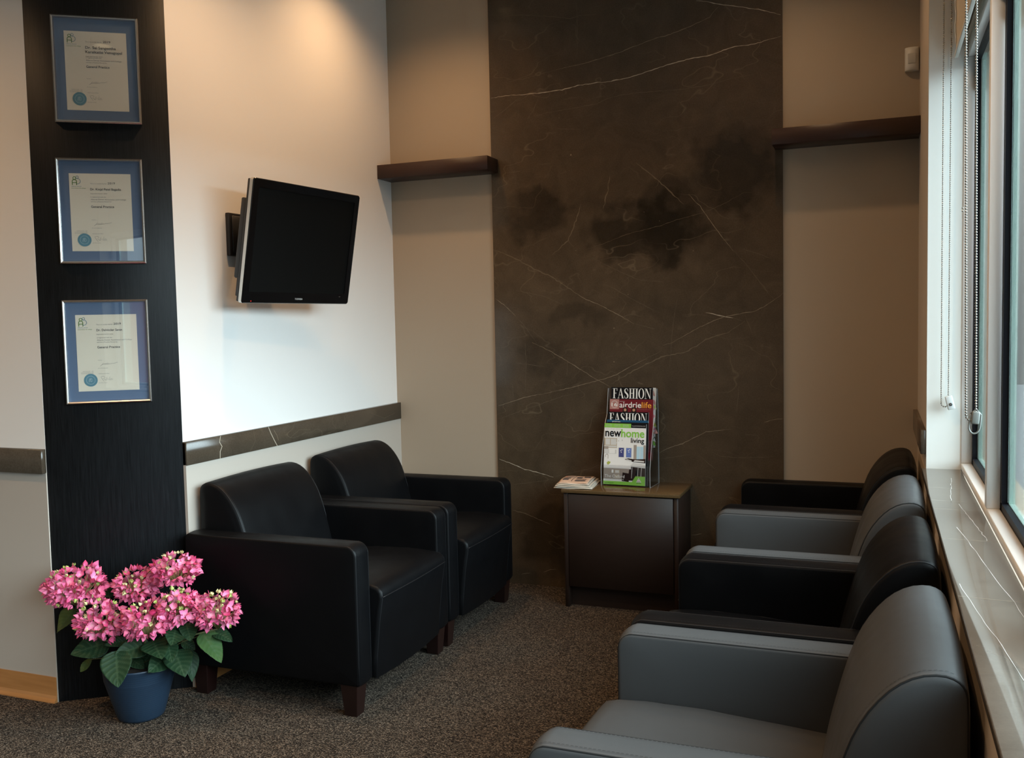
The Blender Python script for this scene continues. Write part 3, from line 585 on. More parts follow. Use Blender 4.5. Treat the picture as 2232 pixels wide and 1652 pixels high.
# ---------------------------------------------------------------- lettering with thick and thin strokes
def didone(mb, word, x, z, h, w, y, mi, grow=1.0):
    T, t = .17 * grow, .035 * grow; adv = []
    G = {'F': (.62, 'v.12 h1.0,.0,.60 h.52,.12,.46 s.60,.82,.60,1.0 b.12,0'), 'H': (.80, ''), 'I': (.36, ''), 'A': (.82, ''), 'S': (.62, ''), 'O': (.82, ''), 'N': (.84, '')}
    tot = sum(G[c][0] for c in word); k = w / tot; cx = x
    def R(a, b, c0, d): mb.poly([(cx + a * k, y, z + c0 * h), (cx + b * k, y, z + c0 * h), (cx + b * k, y, z + d * h), (cx + a * k, y, z + d * h)], mi)
    def P(pts): mb.poly([(cx + a * k, y, z + b * h) for a, b in pts], mi)
    for c in word:
        if c == 'F': R(.10, .10 + T, 0, 1); R(.0, .58, 1 - t, 1); R(.02, .38, 0, t); R(.27, .44, .5, .5 + t); P([(.58, 1), (.54, 1), (.50, .80), (.58, .74)]); P([(.44, .38), (.44, .66), (.41, .52)])
        if c == 'H': R(.10, .10 + T, 0, 1); R(.50, .50 + T, 0, 1); R(.27, .5, .5, .5 + t); R(.02, .35, 0, t); R(.02, .35, 1 - t, 1); R(.42, .75, 0, t); R(.42, .75, 1 - t, 1)
        if c == 'I': R(.10, .10 + T, 0, 1); R(.02, .35, 0, t); R(.02, .35, 1 - t, 1)
        if c == 'A': P([(.36, 1), (.44, 1), (.76, 0), (.76 - T * 1.05, 0), (.345, .90)]); P([(.36, 1), (.39, .93), (.13, 0), (.09, 0)]); R(.20, .55, .32, .32 + t); R(.0, .24, 0, t); R(.52, .84, 0, t)
        if c == 'N': P([(.08, 1), (.08 + T * 1.15, 1), (.70, .12), (.70, 0), (.64, 0)]); R(.10, .135, 0, 1); R(.68, .715, 0, 1); R(.0, .25, 0, t); R(.57, .83, 1 - t, 1); R(.0, .2, 1 - t, 1)
        if c == 'O':
            n = 28; vs = []; 
            for i in range(n):
                a = 2 * math.pi * i / n; vs.append((cx + (.40 + .37 * math.cos(a)) * k, y, z + (.5 + .52 * math.sin(a)) * h)); vs.append((cx + (.40 + (.37 - T) * math.cos(a)) * k, y, z + (.5 + (.52 - t) * math.sin(a)) * h))
            mb.add(vs, [(2 * i, 2 * ((i + 1) % n), 2 * ((i + 1) % n) + 1, 2 * i + 1) for i in range(n)], mi)
        if c == 'S':
            q = [(.49, .73), (.47, .88), (.40, .96), (.29, .99), (.18, .95), (.11, .86), (.11, .74), (.17, .63), (.29, .53), (.41, .43), (.48, .32), (.48, .18), (.42, .07), (.30, .01), (.18, .03), (.10, .12), (.08, .27)]
            ws = [.2, .3, .25, .2, .5, .8, 1, 1.1, 1.15, 1.15, 1.1, 1, .7, .25, .2, .3, .2]
            ribbon(mb, [(cx + a * k, z + b * h) for a, b in q], [u * T * min(k, h) for u in ws], y, mi)
        cx += G[c][0] * k

# ---------------------------------------------------------------- magazine rack and magazines
HX, HY, HZ, HR = 1.267, -.179, .6032, -3.6
hw, hd = .262, .160
rk = thing('magazine_rack', 'clear acrylic tiered magazine rack standing on the side cabinet', 'rack', (HX, HY, HZ), R_(HR))
def slab(mb, x0, x1, ya, za, yb, zb, t=.003):
    dy, dz = yb - ya, zb - za; l = math.hypot(dy, dz); ny, nz = dz / l * t, -dy / l * t
    mb.add([(x0, ya, za), (x1, ya, za), (x1, yb, zb), (x0, yb, zb), (x0, ya + ny, za + nz), (x1, ya + ny, za + nz), (x1, yb + ny, zb + nz), (x0, yb + ny, zb + nz)],
           [(0, 1, 2, 3), (4, 7, 6, 5), (0, 4, 5, 1), (1, 5, 6, 2), (2, 6, 7, 3), (3, 7, 4, 0)], 0)
m = MB(); slab(m, 0, hw, hd - .040, .002, hd - .012, .492); m.build('back_panel', 'acrylic', rk)
side = [(0, 0), (hd, 0), (hd, .385), (hd - .012, .49), (hd - .03, .49), (.105, .36), (.07, .31), (.03, .20), (.0, .09)]
for x in (0, hw - .003):
    m = MB(); vs = [(x, a, b) for a, b in side] + [(x + .003, a, b) for a, b in side]; n = len(side)
    m.add(vs, [tuple(range(n)), tuple(range(n, 2 * n))[::-1]] + [(i, n + i, n + (i + 1) % n, (i + 1) % n) for i in range(n)])
    for i in range(2, n + 2): m.m[i] = 1
    m.build('side_panel', ['acrylic', 'acrylic_edge'], rk)
for (y0, hgt, z0) in ((.002, .105, .002), (.0470, .06, .085), (.0690, .06, .17)):
    m = MB(); slab(m, .003, hw - .003, y0, z0, y0 + .0068, z0 + hgt, .0015); m.build('tier_lip', 'acrylic', rk)
MB().box(.003, hw - .003, .002, hd - .01, 0, .003).build('base', 'acrylic', rk)
def magazine(label, x, y, z, wd, ht, lean, thick, cover, yaw=0.0):
    """leaning magazine: local x right, z up, cover faces -Y; origin at its lower left front corner"""
    t = thing('magazine', label, 'magazine', (0, 0, 0), 0, 'magazines in the acrylic rack')
    base = Matrix.Translation((HX, HY, HZ)) @ Matrix.Rotation(R_(HR), 4, 'Z') @ Matrix.Translation((x, y, z)) @ Matrix.Rotation(R_(yaw), 4, 'Z') @ Matrix.Rotation(-R_(lean), 4, 'X')
    t.location = base.to_translation(); t.rotation_euler = base.to_euler()
    MB().box(.0005, wd - .0005, .0006, thick, .0005, ht - .0005, 0, .0004, 1).build('pages', 'offwhite', t)
    m = MB(); names = cover(m, wd, ht); m.build('cover', names, t, fix=False); return t
CM = ['white', 'blk', 'lime', 'mar', 'rose', 'orange', 'navy', 'taupe', 'choc', 'sky_b', 'art1', 'art2', 'tan', 'skin', 'yolk', 'pinkp', 'offwhite']
CI = {n: i for i, n in enumerate(CM)}
def cover_home(m, w, h):
    k = w / 560.0; kz = h / 790.0
    def r(a, b, c0, d, n, y=-.0004): rect(m, a * k, b * k, c0 * kz, d * kz, y, CI[n])
    def p(pts, n, y=-.0008): m.poly([(a * k, y, b * kz) for a, b in pts], CI[n])
    r(0, 560, 0, 790, 'white', 0)
    r(0, 360, 735, 790, 'lime'); r(360, 560, 738, 790, 'blk')
    for i in range(3): put_text(m, ('QUICKLY RISING', 'INFORMATION', 'NEW SHOW HOMES')[i], (20 + 115 * i) * k, 765 * kz, 12 * kz, 80 * k, -.0012, CI['offwhite']); put_text(m, ('HOME PLANS', 'FLOORPLANS', 'AND DESIGNS')[i], (20 + 115 * i) * k, 748 * kz, 10 * kz, 80 * k, -.0012, CI['offwhite'])
    put_text(m, 'CALGARYHOMELIVING.COM', 372 * k, 757 * kz, 12 * kz, 175 * k, -.0012, CI['offwhite'])
    put_text(m, 'news  design  advice', 18 * k, 716 * kz, 7 * kz, 200 * k, -.0012, CI['taupe'])
    put_text(m, 'new', 14 * k, 622 * kz, 102 * kz, 215 * k, -.0014, CI['blk'], .018)
    put_text(m, 'home', 230 * k, 618 * kz, 102 * kz, 310 * k, -.0014, CI['lime'], .018)
    put_text(m, 'living', 362 * k, 548 * kz, 62 * kz, 176 * k, -.0014, CI['blk'], .012)
    r(0, 175, 470, 600, 'tan', -.0002); r(0, 170, 480, 500, 'offwhite'); r(20, 80, 510, 590, 'offwhite'); r(90, 165, 510, 590, 'offwhite')
    r(0, 60, 455, 490, 'taupe', -.0005); r(4, 44, 459, 486, 'blk'); r(0, 170, 395, 450, 'offwhite', -.0003); r(70, 150, 400, 450, 'white', -.0006)
    r(196, 276, 352, 482, 'offwhite', -.0006); r(202, 270, 358, 476, 'art1', -.0009); r(296, 376, 352, 482, 'offwhite', -.0006); r(302, 370, 358, 476, 'art2', -.0009)
    for a, b in ((228, 440), (244, 452), (236, 420), (330, 445), (346, 455), (338, 425)): disc(m, a * k, b * kz, 7 * k, -.0012, CI['white'], 8)
    r(400, 440, 330, 520, 'taupe', -.0003); r(440, 530, 330, 500, 'sky_b', -.0003); r(484, 488, 330, 500, 'white', -.0006); r(530, 560, 330, 520, 'taupe', -.0003)
    for a, b in ((150, 560), (170, 540), (195, 565), (245, 575)): disc(m, a * k, b * kz, 9 * k, -.0005, CI['offwhite'], 10)
    r(0, 350, 210, 330, 'white', -.0005); p([(0, 330), (230, 330), (370, 240), (370, 205), (0, 215)], 'white'); r(0, 350, 70, 212, 'taupe', -.0004); r(0, 350, 207, 214, 'offwhite', -.0009)
    r(110, 135, 150, 190, 'white', -.0009); r(150, 220, 145, 190, 'tan', -.0009); r(160, 210, 152, 184, 'offwhite', -.0011); r(150, 220, 80, 130, 'tan', -.0009)
    for a, b in ((52, 275), (64, 288), (74, 272), (60, 262), (82, 284)): disc(m, a * k, b * kz, 11 * k, -.0012, CI['yolk'], 8)
    p([(20, 380), (45, 395), (60, 380), (60, 330), (54, 330), (54, 376), (44, 386), (26, 376), (26, 350), (20, 350)], 'taupe')
    p([(280, 330), (400, 300), (560, 290), (560, 345), (420, 335), (330, 345)], 'choc'); p([(300, 320), (370, 305), (380, 318), (310, 335)], 'offwhite', -.001)
    p([(400, 305), (540, 300), (545, 318), (420, 326)], 'offwhite', -.001); p([(360, 250), (400, 290), (560, 270), (560, 240), (420, 235)], 'offwhite', -.0009)
    p([(330, 60), (350, 240), (420, 235), (560, 225), (560, 60)], 'choc', -.0007); p([(250, 70), (260, 160), (340, 150), (345, 40), (250, 50)], 'choc', -.0009)
    for a in (375, 455, 500): p([(a, 90), (a + 8, 230), (a + 14, 230), (a + 6, 90)], 'offwhite', -.0011)
    p([(430, 130), (480, 150), (478, 210), (440, 205)], 'blk', -.001)
    put_text(m, 'The Oxford', 18 * k, 88 * kz, 40 * kz, 268 * k, -.0016, CI['white'], .004); put_text(m, 'TRICO\'S HOME OF THE YEAR', 18 * k, 60 * kz, 15 * kz, 260 * k, -.0016, CI['offwhite'])
    r(0, 560, 0, 42, 'lime', -.0012); p([(370, 0), (560, 0), (560, 118), (432, 118), (385, 42)], 'lime', -.0013)
    put_text(m, 'calgarynewhome.com', 18 * k, 14 * kz, 11 * kz, 120 * k, -.0018, CI['blk'])
    p([(442, 42), (512, 42), (477, 100)], 'white', -.0016)
    for a, b in ((460, 50), (477, 50), (494, 50), (468, 65), (486, 65), (477, 80)): m.poly([((a - 7) * k, -.0019, (b - 3) * kz), ((a + 7) * k, -.0019, (b - 3) * kz), (a * k, -.0019, (b + 9) * kz)], CI['pinkp'] if b == 65 else CI['blk'])
    put_text(m, 'MEMBER', 448 * k, 26 * kz, 9 * kz, 60 * k, -.0018, CI['blk']); return CM
def cover_fashion(m, w, h):
    rect(m, 0, w, 0, h, 0, CI['blk']); didone(m, 'FASHION', w * .035, h - .058, .052, w * .93, -.0008, CI['white'])
    for i in range(9): m.poly([(w * .42 + .003 * i, -.0006, h - .0625 - .002 * abs(i - 4)), (w * .42 + .003 * i + .002, -.0006, h - .0625 - .002 * abs(i - 4)), (w * .44 + .002 * i, -.0006, h - .085)], CI['offwhite'])
    disc(m, w * .50, h - .105, .033, -.0005, CI['skin'], 20); rect(m, w * .3, w * .72, h - .24, h - .14, -.0005, CI['taupe']); return CM
def cover_airdrie(m, w, h):
    rect(m, 0, w, 0, h, 0, CI['mar']); rect(m, 0, w * .215, h - .052, h, -.0004, CI['rose'])
    ribbon(m, circle(w * .11, h - .027, .0185, 28), .0012, -.0007, CI['white'], True); ribbon(m, circle(w * .11, h - .027, .0155, 28), .0006, -.0007, CI['white'], True)
    put_text(m, '16', w * .045, h - .036, .0165, w * .13, -.0008, CI['white'], .012)
    put_text(m, 'SPRING 2019', w * .23, h - .013, .0028, w * .12, -.0008, CI['white'])
    put_text(m, 'airdrie', w * .225, h - .043, .030, w * .50, -.0008, CI['white'], .010); put_text(m, 'life', w * .735, h - .043, .030, w * .22, -.0008, CI['orange'], .010)
    put_text(m, 'celebrating the good life in airdrie', w * .62, h - .053, .0035, w * .33, -.0008, CI['rose'])
    for a in (.36, .56):
        disc(m, w * a, h - .052, .0125, -.0010, CI['choc'], 20); m.poly([(w * a - .0125, -.001, h - .052), (w * a - .014, -.001, h - .085), (w * a + .014, -.001, h - .085), (w * a + .0125, -.001, h - .052)], CI['choc'])
        disc(m, w * a, h - .055, .0075, -.0014, CI['skin'], 16); m.poly([(w * a - .02, -.0013, h - .1), (w * a + .02, -.0013, h - .1), (w * a + .012, -.0013, h - .072), (w * a - .012, -.0013, h - .072)], CI['blk'])
    return CM
def cover_blue(m, w, h):
    rect(m, 0, w, 0, h, 0, CI['navy']); put_text(m, 'MOVIETOWN', w * .13, h - .0145, .0075, w * .20, -.0008, CI['white'], .01, .3); put_text(m, 'NEW SHOW HOMES OPEN APRIL 13TH', w * .46, h - .017, .0048, w * .45, -.0008, CI['white'], .01)
    rect(m, w * .06, w * .17, h - .024, h - .019, -.0006, CI['offwhite']); return CM
def cover_bright(m, w, h):
    rect(m, 0, w, 0, h, 0, CI['offwhite']); rr = random.Random(9)
    for i in range(48):
        x = rr.uniform(.0, .9) * w if i % 2 else rr.uniform(.84, .96) * w; z = rr.uniform(.02, .9) * h; a = rr.uniform(.01, .03)
        m.poly([(x, -.0003 - i * 1e-5, z), (x + a, -.0003 - i * 1e-5, z + rr.uniform(-.01, .01)), (x + a * .6, -.0003 - i * 1e-5, z + a)], CI[rr.choice(['pinkp', 'white', 'lime', 'blk', 'rose', 'yolk'])])
    return CM
MW = .222
magazine('home magazine with a white kitchen cover, frontmost in the acrylic rack', .008, .012, .006, MW, .312, 6.5, .007, cover_home)
magazine('home magazine peeking out directly behind the kitchen cover', .020, .021, .006, MW - .002, .318, 6.5, .004, lambda m, w, h: (rect(m, 0, w, 0, h, 0, CI['blk']), CM)[1])
magazine('blue magazine with a thin strip showing above the kitchen cover', .014, .030, .006, MW, .329, 6.5, .005, cover_blue)
magazine('black magazine with a large white title, lower of the two in the rack', .016, .046, .062, MW - .004, .313, 6.5, .006, cover_fashion)
magazine('maroon magazine with orange and white title in the acrylic rack', .018, .072, .128, .234, .310, 6.5, .006, cover_airdrie)
magazine('black magazine with a large white title, topmost in the rack', .020, .098, .19, MW + .002, .308, 5.5, .005, cover_fashion)
magazine('colourful magazine sticking out right of the topmost black one', .034, .110, .19, MW, .306, 5.0, .005, cover_bright)

# ---------------------------------------------------------------- newspaper
npz = thing('newspaper', 'folded newspaper lying on the left end of the side cabinet', 'newspaper', (1.064, -.340, .6035), R_(9))
rn = random.Random(4)
def sheet(z, dz, dx0, dy0, wd, dp, mi, seed):
    r = random.Random(seed); m = MB(); nx, ny = 14, 12; vs = []; fs = []
    def hgt(u, v): return z + dz * (.35 + .65 * math.sin(math.pi * min(1, v * .9 + .1))) * (1 - .3 * u) + .0012 * math.sin(9 * u + seed) + .0010 * math.sin(7 * v + seed * 2)
    for s in (0, 1):
        for j in range(ny + 1):
            for i in range(nx + 1):
                u, v = i / nx, j / ny; vs.append((dx0 + u * wd + .012 * v * (1 if seed % 2 else .6), dy0 + v * dp + .004 * math.sin(u * 5 + seed), hgt(u, v) - s * .0028))
    q = (nx + 1) * (ny + 1)
    for j in range(ny):
        for i in range(nx):
            a = j * (nx + 1) + i; fs += [(a, a + 1, a + nx + 2, a + nx + 1), (q + a, q + a + nx + 1, q + a + nx + 2, q + a + 1)]
    for i in range(nx): fs += [(i, q + i, q + i + 1, i + 1), (ny * (nx + 1) + i, ny * (nx + 1) + i + 1, q + ny * (nx + 1) + i + 1, q + ny * (nx + 1) + i)]
    for j in range(ny): fs += [(j * (nx + 1), (j + 1) * (nx + 1), q + (j + 1) * (nx + 1), q + j * (nx + 1)), (j * (nx + 1) + nx, q + j * (nx + 1) + nx, q + (j + 1) * (nx + 1) + nx, (j + 1) * (nx + 1) + nx)]
    m.add(vs, fs, 0, True); return m.build('sheet', 'news_pink' if mi else 'news', npz), hgt
sheet(.0030, .002, .000, .000, .196, .255, 0, 1); sheet(.0070, .004, .003, .008, .190, .245, 0, 2); sheet(.0115, .006, .006, .004, .180, .250, 0, 3); sheet(.0165, .008, .012, .016, .165, .235, 0, 4); tp, hg = sheet(.0215, .010, .020, .030, .150, .215, 1, 6)
m = MB(); dp, wd = .215, .150
def onp(a, b):
    u = (a - .020) / wd; v = (b - .030) / dp; return (a + .012 * v * .6, b + .004 * math.sin(u * 5 + 6), hg(u, v) + .0006)
def block(a0, a1, b0, b1, mi):
    n = 4; vs = [onp(a0 + (a1 - a0) * i / n, b0 + (b1 - b0) * j / n) for j in range(n + 1) for i in range(n + 1)]
    m.add(vs, [(j * (n + 1) + i, j * (n + 1) + i + 1, (j + 1) * (n + 1) + i + 1, (j + 1) * (n + 1) + i) for j in range(n) for i in range(n)], mi)
block(.024, .030, .215, .238, 1); block(.030, .065, .12, .15, 0); block(.030, .060, .085, .110, 0); block(.078, .081, .06, .23, 0); block(.09, .12, .15, .20, 0); block(.125, .16, .18, .225, 0); block(.095, .150, .10, .108, 0); block(.095, .150, .12, .126, 0); block(.095, .15, .07, .09, 0)
for k in range(7): block(.034, .072, .168 + .008 * k, .171 + .008 * k, 2)
m.build('print', ['ink', 'redp', 'ink_soft'], tp)

# ---------------------------------------------------------------- television
TW, TH = .706, .515
tv = thing('television', 'black flat-screen television tilted down on the white wall', 'television', (0, -1.27, 1.80))
tl = (.229, .037, .006); tr = (R_(10.5), 0, R_(83.7))
def tvp(mb, name, mats, par=tv, **k): return mb.build(name, mats, par, tl, tr, **k)
m = MB(); pr = densify(round_rect(-TW / 2, TW / 2, -TH / 2, TH / 2, (.012,) * 4, 5), .08)
inn = round_rect(-TW / 2 + .036, TW / 2 - .036, -TH / 2 + .048, TH / 2 - .036, (.003,) * 4, 5)
out = round_rect(-TW / 2, TW / 2, -TH / 2, TH / 2, (.012,) * 4, 5); n = len(out)
out2 = round_rect(-TW / 2 + .003, TW / 2 - .003, -TH / 2 + .003, TH / 2 - .003, (.010,) * 4, 5)
vs = [(x, 0, z) for x, z in out] + [(x, -.004, z) for x, z in out2] + [(x, -.004, z) for x, z in inn] + [(x, .001, z) for x, z in inn]
m.add(vs, [(a * n + i, a * n + (i + 1) % n, (a + 1) * n + (i + 1) % n, (a + 1) * n + i) for a in range(3) for i in range(n)], 0); tvp(m, 'bezel', 'tv_black', fix=True)
m = MB(); vs = [(x, 0.0, z) for x, z in out] + [(x, .016, z) for x, z in out] + [(x, .016, z) for x, z in out2]
m.add(vs, [(a * n + i, a * n + (i + 1) % n, (a + 1) * n + (i + 1) % n, (a + 1) * n + i) for a in range(2) for i in range(n)] + [tuple(range(2 * n, 3 * n))], 0); tvp(m, 'silver_edge', 'silver')['label'] = 'silver side edge'
m = MB(); m.box(-TW / 2 + .034, TW / 2 - .034, .0005, .003, -TH / 2 + .046, TH / 2 - .034); tvp(m, 'screen', 'tv_screen')
m = MB(); m.box(-TW / 2 + .003, TW / 2 - .003, .016, .032, -TH / 2 + .004, TH / 2 - .006, 0, .004, 2); m.box(-TW / 2 + .012, TW / 2 - .02, .032, .066, -.16, .172, 0, .006, 2); m.box(-TW / 2 + .02, TW / 2 - .03, .032, .056, -.235, -.155, 0, .004, 2)
m.box(-.17, .17, .066, .095, -.14, .12, 0, .01, 2); tvp(m, 'housing', 'tv_back')
m = MB(); put_text(m, 'TOSHIBA', -.030, -TH / 2 + .018, .0075, .052, -.0046, 0, .01); tvp(m, 'logo', 'offwhite')
m = MB(); disc(m, -TW / 2 + .052, -TH / 2 + .010, .0018, -.0046, 0, 12); tvp(m, 'power_light', 'led')['label'] = 'small red light'
m = MB(); m.box(TW / 2 - .075, TW / 2 - .065, -.0048, -.004, -TH / 2 + .034, -TH / 2 + .037); tvp(m, 'badge', 'silver')
MB().box(.0005, .020, -.205, -.045, -.04, .142, 0, .003, 2).box(.0205, .026, -.19, -.06, -.025, .13, 0, .002, 1).build('wall_plate', 'tv_back', tv)
m = MB(); m.box(.02, .10, -.15, -.10, .03, .075, 0, .004, 1); m.tube([(.10, -.125, .01), (.10, -.125, .095)], .014, 12); m.box(.095, .16, -.13, .0, .035, .07, 0, .004, 1); m.build('mount_arm', 'tv_back', tv)

# ---------------------------------------------------------------- framed certificates on the black panel
DW, DH, FW, FH = .2205, .296, .3085, .4005
def ring(mb, x0, x1, z0, z1, w, y0, y1, mi=0):
    a = [(x0, z0), (x1, z0), (x1, z1), (x0, z1)]; steps = [(0, 0.0), (0, y0), (w * .35, y1), (w * .7, y1 * .92), (w, y1 * .5), (w, 0.0)]
    vs = []
    for ins, y in steps:
        vs += [(x0 + ins, y, z0 + ins), (x1 - ins, y, z0 + ins), (x1 - ins, y, z1 - ins), (x0 + ins, y, z1 - ins)]
    mb.add(vs, [(k * 4 + i, k * 4 + (i + 1) % 4, (k + 1) * 4 + (i + 1) % 4, (k + 1) * 4 + i) for k in range(len(steps) - 1) for i in range(4)], mi)
def logo_8ab(mb, x, z, s, g, b, y):
    ribbon(mb, circle(x + .30 * s, z + .78 * s, .15 * s, 20), .065 * s, y, g, True)
    ribbon(mb, [(x + .08 * s, z), (x + .08 * s, z + .42 * s)] + [(x + (.30 - .22 * math.cos(R_(a))) * 1, z + .42 * s) for a in ()] + [(x + .30 * s - .22 * s * math.cos(R_(a)), z + .42 * s + .2 * s * math.sin(R_(a))) for a in range(20, 180, 20)] + [(x + .52 * s, z + .42 * s), (x + .52 * s, z)], .075 * s, y, g)
    ribbon(mb, [(x + .08 * s, z + .27 * s), (x + .52 * s, z + .27 * s)], .07 * s, y, g)
    ribbon(mb, circle(x + .60 * s, z + .88 * s, .135 * s, 20), .045 * s, y - .0002, b, True)
    ribbon(mb, circle(x + .62 * s, z + .43 * s, .30 * s, 24, -110, 115), .05 * s, y - .0002, b)
def certificate(lines, reg, lab, u0, zc):
    a = math.cos(ang), math.sin(ang); out_ = (math.sin(ang), -math.cos(ang))
    t = thing('framed_certificate', lab, 'certificate', (PLX + a[0] * u0 + out_[0] * .0005, PLY + a[1] * u0 + out_[1] * .0005, zc - FH / 2), ang, 'framed certificates on the black panel')
    m = MB(); ring(m, -FW / 2, FW / 2, 0, FH, .0115, -.015, -.019); m.poly([(-FW / 2, 0, 0), (FW / 2, 0, 0), (FW / 2, 0, FH), (-FW / 2, 0, FH)], 0); m.build('frame', 'pewter', t)
    x0, x1, z0, z1 = -DW / 2, DW / 2, FH / 2 - DH / 2 - .0045, FH / 2 + DH / 2 - .0045
    MB().box(-FW / 2 + .009, FW / 2 - .009, -.0075, -.0055, .009, FH - .009).build('mat_board', 'mat_blue', t)
    d = MB().box(x0, x1, -.0083, -.0078, z0, z1).build('document', 'paper', t)
    m = MB(); y = -.0088; L = x0 + .335 * DW
    def T(s, u, v, hh, wd, mi, bold=0.0, shear=0.0): put_text(m, s, x0 + u * DW, z1 - v * DH, hh * DH, wd * DW, y, mi, bold, shear)
    T('This is to certify that for', .335, .135, .013, .27, 1); T('2019', .62, .135, .026, .12, 0, .006)
    if len(lines) == 2: T(lines[0], .335, .218, .034, .49, 0, .008); T(lines[1], .335, .272, .034, .59, 0, .008); o = .03
    else: T(lines[0], .335, .215, .029, .50 if 'Kin' in lines[0] else .42, 0, .008); o = 0
    T('Registration Number: ' + reg, .335, .262 + o * 1.9, .010, .27, 0); T('is registered with the', .335, .308 + o, .014, .25, 1)
    T('Alberta Dental Association and College', .335, .340 + o, .016, .575, 1); T('and has a Practice Permit for', .335, .367 + o, .013, .34, 1)
    T('General Practice', .335, .440 + o * .6, .030, .375, 0, .008)
    T('President', .335, .600, .009, .07, 1); T('Dr. A.N. Odermatt', .335, .706, .009, .16, 1); T('Chief Executive Officer', .335, .778, .009, .18, 1); T('Dr. R.N. Curatti', .335, .898, .009, .13, 1)
    T('Established 1907 · 1962', .085, .742, .008, .17, 1); T('Incorporated Alberta 1966', .055, .757, .008, .20, 1); T('Reconstituted Alberta 2001', .055, .772, .008, .20, 1)
    T('alberta dental', .035, .172, .012, .16, 3); T('association & college', .035, .195, .012, .23, 2)
    S = lambda pts: ribbon(m, [(x0 + u * DW, z1 - v * DH) for u, v in pts], .0007, y, 0)
    S([(.37, .675), (.40, .655), (.425, .632), (.43, .650), (.45, .638), (.455, .652), (.475, .630), (.47, .655), (.50, .628), (.49, .655), (.52, .640), (.53, .652), (.56, .640), (.60, .642), (.66, .628)])
    S([(.40, .655), (.44, .650), (.52, .648)])
    S([(.42, .875), (.385, .835), (.37, .815), (.42, .808), (.44, .825), (.41, .840), (.46, .865)]); S([(.45, .855), (.47, .815), (.465, .86), (.49, .838), (.50, .86), (.52, .812), (.515, .865), (.54, .838), (.56, .84), (.53, .862), (.57, .855)])
    logo_8ab(m, x0 + .04 * DW, z1 - .150 * DH, .034, 2, 3, y); m.build('lettering', ['ink', 'ink_soft', 'ink_green', 'ink_blue'], d, fix=False)
    m = MB(); cx, cz = x0 + .205 * DW, z1 - .855 * DH
    n = 72; m.poly([(cx + (.0245 + (.0004 if k % 2 else 0)) * math.cos(2 * math.pi * k / n), -.0092, cz + (.0245 + (.0004 if k % 2 else 0)) * math.sin(2 * math.pi * k / n)) for k in range(n)], 0)
    ribbon(m, circle(cx, cz, .0158, 40), .0010, -.0096, 1, True); logo_8ab(m, cx - .0072, cz - .0075, .0150, 1, 1, -.0096)
    m.build('seal', ['seal', 'seal_line'], d, fix=False)
    MB().box(-FW / 2 + .0095, FW / 2 - .0095, -.0120, -.0112, .0095, FH - .0095).build('glass', 'frame_glass', t); return t
certificate(['Dr. Sai Sangeetha', 'Karaikatte Venugopal'], '06705', 'silver-framed blue-matted certificate with a two-line name, topmost on the black panel', .2505, 2.4455)
certificate(['Dr. Kinjal Patel Bagadia'], '06421', 'silver-framed blue-matted certificate in the middle of the three on the black panel', .2435, 1.911)
certificate(['Dr. Dalvinder Saran'], '04796', 'silver-framed blue-matted certificate, lowest of the three on the black panel', .2410, 1.3705)

# ---------------------------------------------------------------- motion sensor
ms = thing('motion_sensor', 'white motion sensor high in the right corner of the back wall', 'sensor', (2.732, -.0005, 2.565))
pr = [(-.030, 0), (.030, 0), (.031, -.022), (.024, -.036), (.008, -.044), (-.010, -.044), (-.025, -.035), (-.031, -.020)]
m = MB(); vs = []; nn = len(pr)
for zz, sc in ((0, .72), (.006, .86), (.022, 1), (.088, .98), (.100, .86), (.104, .7)): vs += [(x * (.94 + .06 * sc), y * sc, zz) for x, y in pr]
m.add(vs, [(k * nn + i, k * nn + (i + 1) % nn, (k + 1) * nn + (i + 1) % nn, (k + 1) * nn + i) for k in range(5) for i in range(nn)] + [tuple(range(nn)), tuple(range(5 * nn, 6 * nn))], 0, True)
o = m.build('housing', 'white_plastic', ms); smooth_by_angle(o, 40)
MB().box(-.019, .017, -.047, -.040, .026, .072, 0, .003, 2).build('lens', 'lens_plastic', ms)

# ---------------------------------------------------------------- roller blinds with bead chains
def blind(lab, y0, y1, xb=2.858, zb=2.395):
    t = thing('roller_blind', lab, 'blind', (xb, (y0 + y1) / 2, zb), 0, 'roller blinds'); h = abs(y1 - y0) / 2
    MB().box(-.001, .001, -h, h, .012, .36).build('fabric', 'blind', t)
    m = MB(); m.box(-.009, .009, -h, h, .014, .020); m.lathe([(0, 0)], 4) if 0 else None
    MB().box(-.007, .007, -h, h, 0, .016, 0, .003, 2).build('bottom_bar', 'white_plastic', t)
    mm = MB(); mm.tube([(.0, -h, .36), (.0, h, .36)], .022, 16); mm.build('roller_tube', 'blind', t)
    return t
blind('cream roller blind in the far window bay, barely lowered', -.862, -1.80)
blind('cream roller blind over the second window from the corner', -1.86, -2.85)
def bead_chain(m, pts, pitch=.0072, r=.0032):
    acc = 0; ico = bmesh.new(); bmesh.ops.create_icosphere(ico, subdivisions=2, radius=r); vv = [v.co.copy() for v in ico.verts]; ff = [[v.index for v in f.verts] for f in ico.faces]; ico.free()
    pts = [Vector(p) for p in pts]
    for a, b in zip(pts[:-1], pts[1:]):
        L = (b - a).length; d = (b - a) / L; t = acc
        while t < L: p = a + d * t; m.add([p + v for v in vv], ff, 0, True); t += pitch
        acc = t - L
    m.tube(pts, .0006, 5, 0, False)
